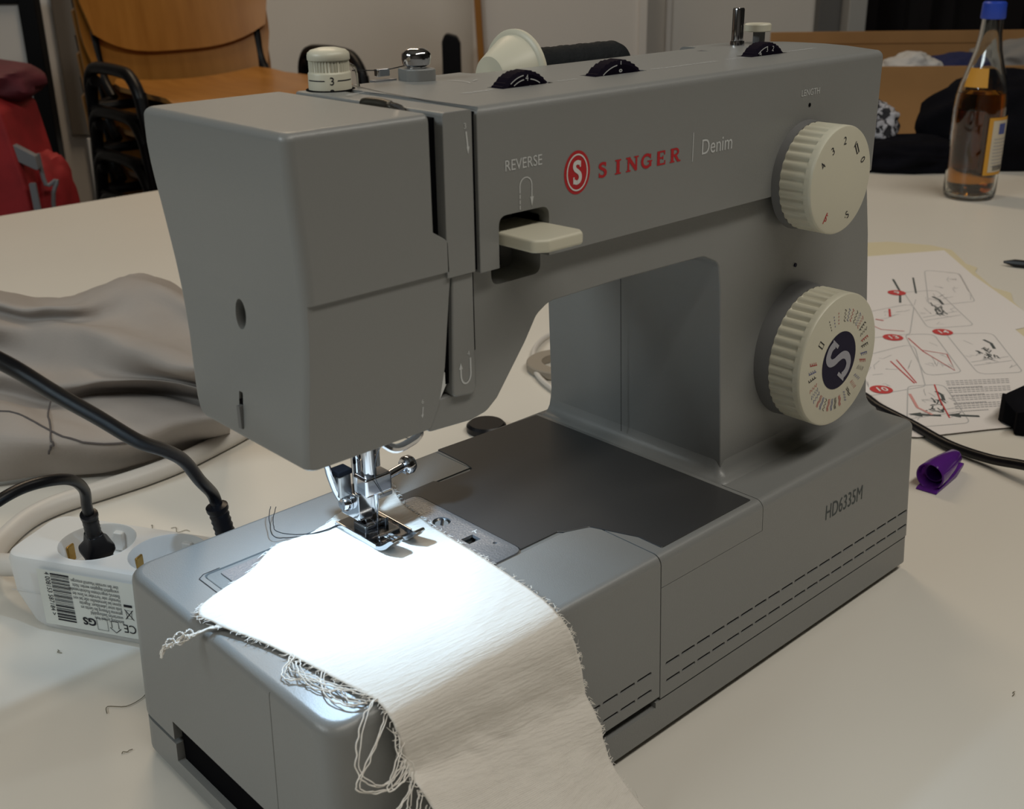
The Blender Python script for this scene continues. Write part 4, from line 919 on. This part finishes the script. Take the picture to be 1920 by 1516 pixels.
# ------------------------------------------------------------ cables
def cable(name, pts, r, m, label, parent=None, ends=None):
    o = solid(name, tube(smoothpath(pts, 8), r, 14), m, parent, smooth=60, weighted=False)
    if not parent: tag(o, label, 'cable')
    return o
# white supply lead of the strip
wc = solid('supply_lead', tube(smoothpath([(.0190, .3060, .0220), (.0110, .3220, .0220), (.0040, .3420, .0170), (.0040, .3620, .0110), (.0180, .3860, .0075), (.0418, .4067, .0068), (.0655, .4140, .0068), (.0979, .4135, .0068), (.1283, .4132, .0068), (.1584, .4171, .0068), (.1989, .4286, .0068), (.2498, .4446, .0068), (.33, .455, .0068), (.44, .44, .0068), (.50, .47, .0068), (.53, .54, .0068), (.56, .70, .0068), (.60, .95, .0068)], 8), .0066, 14), M_WCABLE, None, smooth=60, weighted=False)
tag(wc, 'thick white lead curving across the table behind the machine to the power strip', 'cable')
# plugs
def build_plug(t):
    def sq(r, z, rx, ry): return [(x, y, z) for x, y in rrect(-rx, -ry, rx, ry, r, 4)]
    solid('plug_body', loft([sq(.004, 0, .0090, .0075), sq(.005, .006, .0100, .0085), sq(.005, .018, .0102, .0085), sq(.005, .0245, .0125, .0100), sq(.004, .0285, .0122, .0098), sq(.004, .035, .0080, .0075), sq(.003, .046, .0062, .0062)]), M_BRUBBER, t, bevel=.0008)
    solid('strain_relief', lathe([(.0055, .044)] + [(.0064 - .0006 * (k % 2), .046 + .0022 * k) for k in range(10)] + [(.0070, .068), (.0070, .071), (.0045, .072)], (0, 0, 0), n=16), M_BRUBBER, t, smooth=30, weighted=False)
def PW(x, y, z):  # power-strip frame to world
    return Vector((-.0105, .3085, 0)) + Vector((cos(PRZ) * x - sin(PRZ) * y, sin(PRZ) * x + cos(PRZ) * y, z))

def orient(t, up):
    t.rotation_mode = 'QUATERNION'; t.rotation_quaternion = Vector((0, 0, 1)).rotation_difference(Vector(up).normalized())
def plug_at(x, top, label, sc):
    b0 = PW(x, Ws / 2, .0295); t = thing('mains_plug', label, 'plug', b0); up = Vector(top) - b0
    orient(t, up); t.scale = (sc, sc, up.length / .072); build_plug(t); return Vector(top), up.normalized()
tA, uA = plug_at(socks[0], (.0290, .2635, .0700), 'black mains plug in the left socket of the white power strip', .66)
cable('thin_power_cord', [tA - uA * .004, tA + uA * .006, (.0255, .2545, .0880), (.0160, .2420, .1010), (.0030, .2330, .1085), (-.0110, .2290, .1110), (-.0250, .2240, .1105), (-.0420, .2200, .1060), (-.080, .215, .080), (-.14, .22, .03), (-.20, .26, .003), (-.30, .40, .003)], .0028, M_BRUBBER,
      'thin black cord arching from the plug in the power strip off to the left')
tB, uB = plug_at(socks[2], (.0705, .2035, .0820), 'black mains plug standing up behind the machine base beside the lit bed', .80)
cable('thick_power_cord', [tB - uB * .004, tB + uB * .006, (.0560, .1880, .1060), (.0440, .1760, .1240), (.0310, .1650, .1370), (.0140, .1530, .1510), (-.0055, .1425, .1710), (-.0240, .1310, .1895), (-.0385, .1223, .2048), (-.0506, .1179, .2164), (-.0654, .1043, .2334), (-.10, .08, .2500), (-.2, .09, .26), (-.34, .2, .15), (-.42, .34, .0035), (-.50, .5, .0035)], .0031, M_BRUBBER,
      'thick black cord sweeping from the upper left down to the plug behind the machine')
BAG = [[(0.207, 0.99, 0), (0.231, 0.934, 0), (0.249, 0.896, 0), (0.276, 0.877, 0), (0.317, 0.891, 0), (0.363, 0.897, 0), (0.366, 0.818, 0), (0.353, 0.696, 0)],
[(0.114, 0.677, 0.085), (0.133, 0.635, 0.085), (0.147, 0.606, 0.085), (0.166, 0.592, 0.085), (0.197, 0.603, 0.085), (0.233, 0.61, 0.085), (0.236, 0.552, 0.085), (0.225, 0.456, 0.085)],
[(0.103, 0.649, 0.078), (0.125, 0.617, 0.078), (0.139, 0.59, 0.078), (0.154, 0.566, 0.078), (0.173, 0.551, 0.078), (0.195, 0.535, 0.078), (0.203, 0.491, 0.078), (0.201, 0.417, 0.078)],
[(0.088, 0.604, 0.078), (0.115, 0.591, 0.078), (0.131, 0.571, 0.078), (0.143, 0.541, 0.078), (0.147, 0.496, 0.078), (0.153, 0.451, 0.078), (0.16, 0.408, 0.078), (0.174, 0.37, 0.078)],
[(0.091, 0.625, 0.056), (0.11, 0.588, 0.056), (0.12, 0.552, 0.056), (0.13, 0.519, 0.056), (0.14, 0.487, 0.056), (0.155, 0.46, 0.056), (0.171, 0.435, 0.056), (0.193, 0.407, 0.056)],
[(0.071, 0.57, 0.054), (0.092, 0.542, 0.054), (0.104, 0.514, 0.054), (0.117, 0.49, 0.054), (0.133, 0.474, 0.054), (0.152, 0.455, 0.054), (0.168, 0.431, 0.054), (0.186, 0.396, 0.054)],
[(0.07, 0.575, 0.036), (0.091, 0.547, 0.036), (0.105, 0.525, 0.036), (0.122, 0.509, 0.036), (0.14, 0.494, 0.036), (0.162, 0.48, 0.036), (0.18, 0.458, 0.036), (0.197, 0.419, 0.036)],
[(0.053, 0.522, 0.042), (0.074, 0.501, 0.042), (0.09, 0.485, 0.042), (0.107, 0.472, 0.042), (0.124, 0.458, 0.042), (0.143, 0.441, 0.042), (0.163, 0.425, 0.042), (0.182, 0.393, 0.042)],
[(0.039, 0.488, 0.035), (0.058, 0.463, 0.035), (0.074, 0.447, 0.035), (0.091, 0.436, 0.035), (0.108, 0.425, 0.035), (0.13, 0.416, 0.035), (0.155, 0.41, 0.035), (0.181, 0.391, 0.035)],
[(0.034, 0.489, 0.004), (0.058, 0.476, 0.004), (0.077, 0.468, 0.004), (0.093, 0.455, 0.004), (0.112, 0.444, 0.004), (0.137, 0.439, 0.004), (0.165, 0.438, 0.004), (0.204, 0.437, 0.004)],
]
# black machine lead on the right
cable('machine_lead', [(.3700, .1800, .030), (.45, .215, .016), (.53, .225, .0045), (.585, .205, .0045), (.6034, .1614, .0045), (.5886, .1292, .0045), (.5767, .0959, .0045), (.5614, .0586, .0045), (.5560, .0270, .0060), (.5500, -.0020, .0120), (.5450, -.0400, .0160), (.540, -.12, .0045), (.55, -.30, .0045)], .0034, M_BRUBBER,
      'black cord coming out behind the right end of the machine base')
# foot pedal lead seen under the arm
cable('pedal_lead', [(.3900, .1900, .020), (.41, .24, .0035), (.43, .30, .0035), (.450, .36, .0035), (.480, .40, .0035), (.520, .43, .0035), (.60, .46, .0035), (.75, .60, .0035)], .0022, M_WCABLE, 'thin pale cord lying on the table seen through the machine arch')
pe = solid('bobbin_case', lathe([(.0001, .006), (.013, .006), (.015, .004), (.015, 0), (.0001, 0)], (.352, .318, .0005), n=28), M_BRUBBER, weighted=False)
tag(pe, 'small black round bobbin on the table just behind the machine bed', 'bobbin')
ro = solid('tape_roll', lathe([(.018, 0), (.030, 0), (.031, .001), (.031, .0060), (.030, .007), (.018, .007), (.018, 0)], (.4860, .3700, .0005), n=40, cap=False), mat('greige_roll', (.30, .26, .21), .8), weighted=False)
tag(ro, 'round roll on the table half hidden behind the machine column', 'roll')

# ------------------------------------------------------------ crumpled grey cover
def sheet():
    nx, ny = len(BAG[0]), len(BAG); su = 8
    rows = [smoothpath(r, su) for r in BAG]; n = len(rows[0]); cols = [smoothpath([r[i] for r in rows], su) for i in range(n)]
    m = len(cols[0]); V = []
    for j in range(m):
        for i in range(n):
            p = cols[i][j].copy(); e = min(1, p.z / .03) if p.z > 0 else 0
            p.z += (noise.noise(Vector((p.x * 22, p.y * 9, 1))) * .008 + noise.noise(Vector((p.x * 60 + p.y * 20, p.y * 30, 5))) * .0022) * e
            p.z = max(p.z, .0015); V.append(p)
    F = [(j * n + i, j * n + i + 1, (j + 1) * n + i + 1, (j + 1) * n + i) for j in range(m - 1) for i in range(n - 1)]
    return V, F
V_, F_ = sheet()
cv = solid('machine_cover', (V_, F_), M_COVER, smooth=180, weighted=False)
tag(cv, 'crumpled grey fabric cover lying on the table left of the machine', 'cover')
md = cv.modifiers.new('s', 'SOLIDIFY'); md.thickness = .0012
from mathutils.bvhtree import BVHTree
bv = BVHTree.FromPolygons([tuple(v) for v in V_], F_)
def snap(pts, lift=.0006):
    out = []
    for p in smoothpath(pts, 6):
        h = bv.find_nearest(p)
        out.append(h[0] + Vector((-.35, -.6, .6)).normalized() * lift if h[0] else p)
    return out
M_SEAM = mat('dark_seam', (.10, .09, .09), .9)
for s in ([(.1012, .5018, .05), (.0825, .4525, .043), (.0626, .4175, .037), (.0594, .4176, .030), (.062, .43, .015)], [(.045, .545, .045), (.0672, .4982, .045), (.082, .453, .043), (.0941, .4221, .043), (.1094, .3922, .043)]):
    solid('seam', tube(snap(s), .0007, 6), M_SEAM, cv, weighted=False)

# ------------------------------------------------------------ papers on the right
def paper(name, outline, z, m, label, th=.0003):
    o = solid(name, prism(outline, 'z', z, z + th), m, weighted=False); tag(o, label, 'paper'); return o
cream = paper('pattern_tissue', fillet([(.62, .30), (.90, .52), (1.065, .395), (1.083, .352), (1.080, .325), (1.035, .285), (1.028, .268), (1.010, .262), (.968, .222), (.962, .200), (.935, .185), (.905, .158), (.84, .11)], [0, 0, .01, .01, .008, .004, .006, .004, .006, .005, .004, .004, 0], 3), .0004, M_CREAM, 'cream torn tissue paper showing behind the printed instruction sheet')
sh2 = paper('blank_sheet', [(.700, .315), (.86, .45), (1.0699, .3289), (.9950, .2570), (.8850, .1350), (.8300, .150)], .0010, M_PAPER, 'white sheet lying under the printed instruction sheet, its far corner showing')
sheet_ = paper('instruction_sheet', [(.4900, .1900), (.700, .380), (.9990, .3000), (.7900, .0820), (.6750, .0150), (.6150, .0540), (.5640, .0840)], .0016, M_PAPER, 'printed instruction sheet with numbered sewing diagrams right of the machine')
ZP = plane((0, 0, .0019), (1, 0, 0), (0, 1, 0))
def panel(a, b, c_, d, r=.008):
    return ribbon(fillet([a, b, c_, d], r, 4), .0009, True)
gl, gd, gr, gp = [], [], [], []
cells = {'A': [(.8300, .2691), (.8930, .2351), (.7957, .1600 + .02), (.745, .212)][:0] or [(.8850, .2760), (.9150, .2560), (.8337, .1755), (.7957, .2009)],
         'B': [(.7655, .2075), (.7851, .1899), (.7105, .1248), (.6815, .1416)], 'C': [(.7930, .1820), (.8248, .1538), (.7459, .0892), (.7156, .1126)], 'D': [(.6500, .1400), (.6748, .1226), (.6150, .0695), (.5728, .0976)],
         'E': [(.9750, .3020), (.9900, .2700), (.9050, .2100), (.8600, .2350)], 'F': [(.7900, .2700), (.8600, .2500), (.7700, .2050), (.7150, .2350)], 'G': [(.6800, .2050), (.7500, .1900), (.6600, .1300), (.6000, .1550)]}
for q in cells.values(): gl += panel(*q)
def cellpt(q, a, b):
    A, B, C_, D = [Vector(p) for p in q]; return tuple((A * (1 - a) + B * a) * (1 - b) + (D * (1 - a) + C_ * a) * b)
rn = random.Random(5)
for key, q in cells.items():
    for k in range(9):
        a, b = rn.uniform(.1, .9), rn.uniform(.15, .85)
        gl += ribbon([cellpt(q, a + rn.uniform(-.15, .15), b + rn.uniform(-.1, .1)) for _ in range(3)], .0006)
for key in 'ACD':
    q = cells[key]
    for k in range(16):
        a, b = rn.gauss(.55, .10), rn.gauss(.55, .10); gd += ribbon([cellpt(q, a + rn.uniform(-.07, .07), b + rn.uniform(-.07, .07)) for _ in range(3)], .0011)
    gl += ribbon([cellpt(q, .05, .72), cellpt(q, .95, .62)], .0008) + ribbon([cellpt(q, .05, .80), cellpt(q, .95, .72)], .0008)
    gd += ribbon([cellpt(q, .70, .18), cellpt(q, .80, .28), cellpt(q, .78, .42)], .0026)
gr += ribbon([cellpt(cells['B'], .05, .1), cellpt(cells['B'], .30, .45), cellpt(cells['B'], .85, .95), cellpt(cells['B'], .95, .55), cellpt(cells['B'], .30, .42)], .0010)
gr += ribbon([cellpt(cells['D'], .75, 0), cellpt(cells['D'], .70, .4), cellpt(cells['D'], .72, .85)], .0011)
gp += ribbon([cellpt(cells['D'], .05, .2), cellpt(cells['D'], .2, .55), cellpt(cells['D'], .45, .75)], .0022)
gp += ribbon([cellpt(cells['F'], .1, .3), cellpt(cells['F'], .5, .75), cellpt(cells['F'], .9, .9)], .0014)
gr += ribbon([cellpt(cells['F'], .55, .05), cellpt(cells['F'], .6, .35)], .0020) + ribbon([cellpt(cells['F'], .35, .35), cellpt(cells['F'], .5, .45)], .0020)
gr += ribbon([cellpt(cells['G'], .55, .3), cellpt(cells['G'], .85, .9)], .0012) + ribbon([cellpt(cells['G'], .65, .3), cellpt(cells['G'], .88, .9)], .0010)
gd += ribbon([(.9200, .3080), (.8850, .2800), (.8500, .2600)], .0022) + ribbon([(.9400, .2960), (.8900, .2650)], .0018)
tl = []
for k in range(16):
    a = .02 + k * .060 + (.03 if k % 4 == 3 else 0)
    p0 = cellpt([(.6821, .1255), (.7257, .0902), (.6639, .0572), (.6243, .0675 + .018)], .02, min(a, 1)); p1 = cellpt([(.6821, .1255), (.7257, .0902), (.6639, .0572), (.6243, .0675 + .018)], .98 if k % 4 != 3 else .55, min(a, 1))
    n = 14
    for i in range(n):
        u0, u1 = i / n, (i + .78) / n; tl += ribbon([tuple(Vector(p0).lerp(Vector(p1), u0)), tuple(Vector(p0).lerp(Vector(p1), u1))], .0013)
decal('printed_drawing', gl, M_PLIGHT, ZP, sheet_); decal('printed_drawing', gd, M_PDARK, ZP, sheet_, lift=.0002); decal('printed_text', tl, M_PGREY, ZP, sheet_)
decal('printed_drawing', gr, M_PRED, ZP, sheet_, lift=.0003); decal('printed_drawing', gp, M_PPINK, ZP, sheet_, lift=.0003)
for (x, y), s in (((.8778, .2796), '9'), ((.7501, .2106), '13'), ((.7950, .1863), '14'), ((.6283, .1511), '10')):
    d = decal('red_number_dot', [arc(x, y, .0090, .0090, 0, 350, 30)], M_PRED, ZP, sheet_, lift=.0004)
    decal('step_number', T2(text_polys(s, .0115, .9, 'CENTER', .0002), 1, radians(-38), x - .0022, y - .0032), M_PAPER, ZP, d, lift=.0006)
ar = lambda x, y, a: T2([[(-.012, -.0016), (.002, -.0016), (.002, .0016), (-.012, .0016)], [(.002, -.0042), (.012, 0), (.002, .0042)]], 1, radians(a), x, y)
decal('printed_arrow', ar(.6050, .1010, 128) + ar(.6100, .0830, 118)[:0] + ar(.6240, .0800, 128), M_PDARK, ZP, sheet_, lift=.0003)

# ------------------------------------------------------------ purple cap, black scrap, pencil
PCX = Vector((.5630, .0640, 0)); pc = thing('marker_cap', 'translucent purple marker cap lying on the table right of the machine', 'cap', (.4940, .0382, .0096), math.atan2(.0040, .0440))
solid('cap_shell', lathe([(.0001, .0430), (.0024, .0422), (.0044, .0385), (.0062, .024), (.0078, .010), (.0080, .001), (.0086, 0), (.0094, .0008), (.0092, .010), (.0078, .024), (.0056, .040), (.0032, .0448), (.0001, .0452)], (0, 0, 0), axis='x', n=36), M_PURPLE, pc, weighted=False)
solid('inner_sleeve', lathe([(.0001, .0245), (.0046, .0238), (.0056, .008), (.0064, .008), (.0056, .0255), (.0001, .0265)], (0, 0, 0), axis='x', n=28), M_PURPLE2, pc, weighted=False)
solid('clip', prism(fillet([(-.005, -.0093), (.030, -.0086), (.040, -.0040), (.040, -.0020), (.024, -.0062), (-.002, -.0080)], .0010, 3), 'y', -.0075, .0065), M_PURPLE, pc, bevel=.0008)
bs = solid('black_scrap', prism(fillet([(.6359, .0585), (.6290, .0520), (.6280, .0430), (.6190, .0380), (.6272, .0222), (.70, .000), (.72, .052), (.6700, .0560), (.6560, .0640), (.6470, .0570)], .003, 3), 'z', .006, .020), M_BCLOTH, bevel=.003)
for v in bs.data.vertices: v.co.z = max(.0008, v.co.z + .010 * noise.noise(v.co * 60) - (.0064 if v.co.z < .01 else 0))
tag(bs, 'small piece of black foam on the instruction sheet at the right edge', 'scrap')
pn = solid('dark_pencil', tube([(1.0565, .2530, .0045), (1.0600, .2420, .0045), (1.0980, .1200, .0045)], [.0012, .0042, .0042], 8), M_BRUBBER, weighted=False)
tag(pn, 'dark pencil lying on the far right of the table', 'pencil')

# ------------------------------------------------------------ bottle
bt_ = thing('bottle', 'clear glass bottle of amber drink with a blue cap and an orange label', 'bottle', (1.3640, .4475, 0), radians(25))
M_GLASS = mat('clear_glass', (.93, .95, .94), .02, trans=1.0, ior=1.45)
M_DRINK = mat('amber_drink', (.66, .25, .025), .05, trans=1.0, ior=1.33)
prof = [(0.0001, .006), (.024, .002), (.0290, .0), (.0330, .003), (.0345, .010), (.0345, .040), (.0350, .060), (.0345, .120), (.0335, .135), (.0300, .152), (.0230, .175), (.0175, .195), (.0145, .215), (.0135, .232), (.0135, .240)]
k_ = .0345 / .0345
inn = [(max(r - .0028, .0001), z + (.004 if z < .01 else 0)) for r, z in prof]
solid('glass', lathe(prof + [(r, z) for r, z in reversed(inn)], (0, 0, 0), n=48), M_GLASS, bt_, weighted=False)
liq = [(0.0001, .0105)] + [(r - .0030, z) for r, z in [(.0300, .0105), (.0330, .014), (.0345, .020), (.0345, .040), (.0350, .060), (.0345, .120), (.0335, .135), (.0325, .141)]] + [(.0001, .141)]
solid('drink', lathe(liq, (0, 0, 0), n=48), M_DRINK, bt_, weighted=False)
solid('cap', lathe([(.0001, .256), (.0130, .256), (.0150, .254), (.0158, .236), (.0150, .2345), (.0001, .2345)], (0, 0, 0), n=40, mod=lambda t, k: 1 - .02 * (sin(t * 20) > 0) if k == 3 else 1), mat('blue_cap', (.02, .06, .42), .35), bt_, weighted=False)
M_OLAB = mat('orange_label', (.55, .27, .03), .6); M_CLAB = mat('cream_label', (.52, .46, .36), .6)
def wrap(z0, z1, a0, a1, R, R1=None, n=14):
    R1 = R1 or R
    V = [(r * cos(radians(a0 + (a1 - a0) * i / n)), r * sin(radians(a0 + (a1 - a0) * i / n)), z) for z, r in ((z0, R), (z1, R1)) for i in range(n + 1)]
    return V, [(i, i + 1, n + 2 + i, n + 1 + i) for i in range(n)]
AC = -155
solid('label', wrap(.036, .112, AC - 2, AC + 78, .0352, .0350), M_OLAB, bt_, smooth=60, weighted=False)
solid('label_panel', wrap(.040, .108, AC + 8, AC + 78, .0354, .0352), M_CLAB, bt_, smooth=60, weighted=False)
solid('rear_label', wrap(.036, .112, AC + 150, AC + 230, .0352, .0350), M_OLAB, bt_, smooth=60, weighted=False)
solid('neck_label', wrap(.150, .174, AC - 75, AC - 15, .0312, .0240), M_OLAB, bt_, smooth=60, weighted=False)
solid('label_emblem', wrap(.090, .104, AC + 24, AC + 46, .0355), M_BPRINT, bt_, smooth=60, weighted=False)
lt = []
for k in range(9): lt.append(wrap(.0830 - .0045 * k, .0842 - .0045 * k, AC + 14, AC + 60 - 4 * (k % 3), .0355, n=8))
solid('label_text', join(lt), M_PGREY, bt_, smooth=0, weighted=False)
solid('label_barcode', join([wrap(.042, .049, AC + 20 + a, AC + 21.6 + a, .0355, n=1) for a in range(0, 36, 3)]), M_KPRINT, bt_, smooth=0, weighted=False)

# ------------------------------------------------------------ cardboard box and clothes on the far right
bx = thing('cardboard_box', 'open cardboard box of clothes standing on the table behind the bottle', 'box', RW(.86, 2.23, 0), RANG + radians(-4))
w, d_, h = .34, .17, .122
solid('side_panel', box(-w, -d_, .001, w, -d_ + .004, h), M_CARD, bx, bevel=.001)
solid('side_panel', box(-w, d_ - .004, .001, w, d_, h + .012), M_CARD, bx, bevel=.001)
solid('side_panel', box(-w, -d_ + .004, .001, -w + .004, d_ - .004, h), M_CARD, bx, bevel=.001)
solid('side_panel', box(w - .004, -d_ + .004, .001, w, d_ - .004, h), M_CARD, bx, bevel=.001)
solid('box_floor', box(-w + .004, -d_ + .004, .001, w - .004, d_ - .004, .005), M_CARD, bx, bevel=.001)
solid('flap', [(x, y + (z - h) * .2, z) for x, y, z in box(-w + .004, d_ - .006, h + .010, w - .004, d_ - .002, h + .040)[0]] and box(-w + .004, d_ - .006, h + .010, w - .004, d_ - .002, h + .034), M_CARD, bx, bevel=.001)
def cl(name, c, rad, m, label, amp=.22, fr=1.6, seed=1, cat='clothing', grp=None, sub=5):
    V, F = blob((0, 0, 0), rad, amp, fr, seed, sub, .9); a = RANG
    V = [(x * cos(a) - y * sin(a), x * sin(a) + y * cos(a), z) for x, y, z in V]
    p = RW(*c); V = [(x + p.x, y + p.y, max(z + p.z, .0008)) for x, y, z in V]
    o = solid(name, (V, F), m, smooth=180, weighted=False); return tag(o, label, cat, grp)
cl('white_garment', (.755, 2.20, .100), (.052, .05, .034), mat('white_cloth', (.50, .49, .48), .9), 'small white cloth peeking over the rim of the cardboard box')
cl('blue_garment', (.850, 2.22, .086), (.070, .08, .040), mat('navy_cloth', (.012, .016, .07), .9), 'dark blue cloth lying in the cardboard box behind the bottle', seed=4)
cl('grey_garment', (1.02, 2.30, .100), (.12, .05, .046), mat('pale_grey_cloth', (.22, .21, .20), .9), 'pale grey cloth at the back of the cardboard box right of the bottle neck', seed=7)
cl('patterned_scarf', (.575, 1.84, .052), (.044, .045, .042), M_SCARF, 'black and white patterned scarf bundled against the right end of the machine', seed=2, amp=.25, fr=2.4)
cl('scarf_tail', (.590, 1.80, .014), (.030, .03, .012), mat('white_tail', (.45, .45, .45), .9), 'white folded cloth end just below the patterned scarf', seed=5)
cl('black_jacket', (.86, 1.80, .045), (.20, .07, .110), M_BCLOTH, 'black jacket heaped in front of the cardboard box behind the bottle', seed=9, fr=1.3, amp=.3)
cl('black_trousers', (.62, 1.79, .012), (.13, .06, .035), M_BCLOTH, 'low black garment lying on the table between the scarf and the bottle', seed=12, fr=2)
cl('black_coat', (1.06, 1.95, .055), (.18, .055, .150), M_BCLOTH, 'tall black coat piled at the right edge beyond the bottle', seed=15, fr=1.4, amp=.2)

# lint and thread ends on the table
LN = ['dark curled lint thread behind the power strip, the longer of the two', 'short dark lint thread between the power strip and the cord plug', 'thin long thread on the table in front of the machine\'s left end', 'small dark lint speck just beside the left foot of the machine',
      'dark lint speck on the table in front of the barcode label', 'tiny lint strand beside the white lead at the far left', 'lint speck on the table in front of the vent slots', 'tiny lint speck at the far right of the table front', 'small lint speck on the table at lower left near the machine base']
rn = random.Random(21)
L_ = [((.098, .352), .016, 1), ((.109, .338), .012, 2), ((.006, .195), .018, 3), ((.026, .174), .004, 4), ((.0, .26), .004, 5), ((.035, .408), .006, 6), ((.32, -.10), .004, 7), ((.46, -.05), .003, 8), ((-.01, .16), .004, 9)]
for (x, y), s, k in L_:
    a = rn.uniform(0, 6.28); P_ = [(x + cos(a) * s * t + rn.uniform(-1, 1) * s * .25, y + sin(a) * s * t + rn.uniform(-1, 1) * s * .25, .0006) for t in (-.5, -.25, 0, .25, .5)]
    o = solid('lint_thread', tube(smoothpath(P_, 4), .0002, 4), mat('lint', (.16, .14, .09), .9), weighted=False)
    tag(o, LN[k - 1], 'lint')
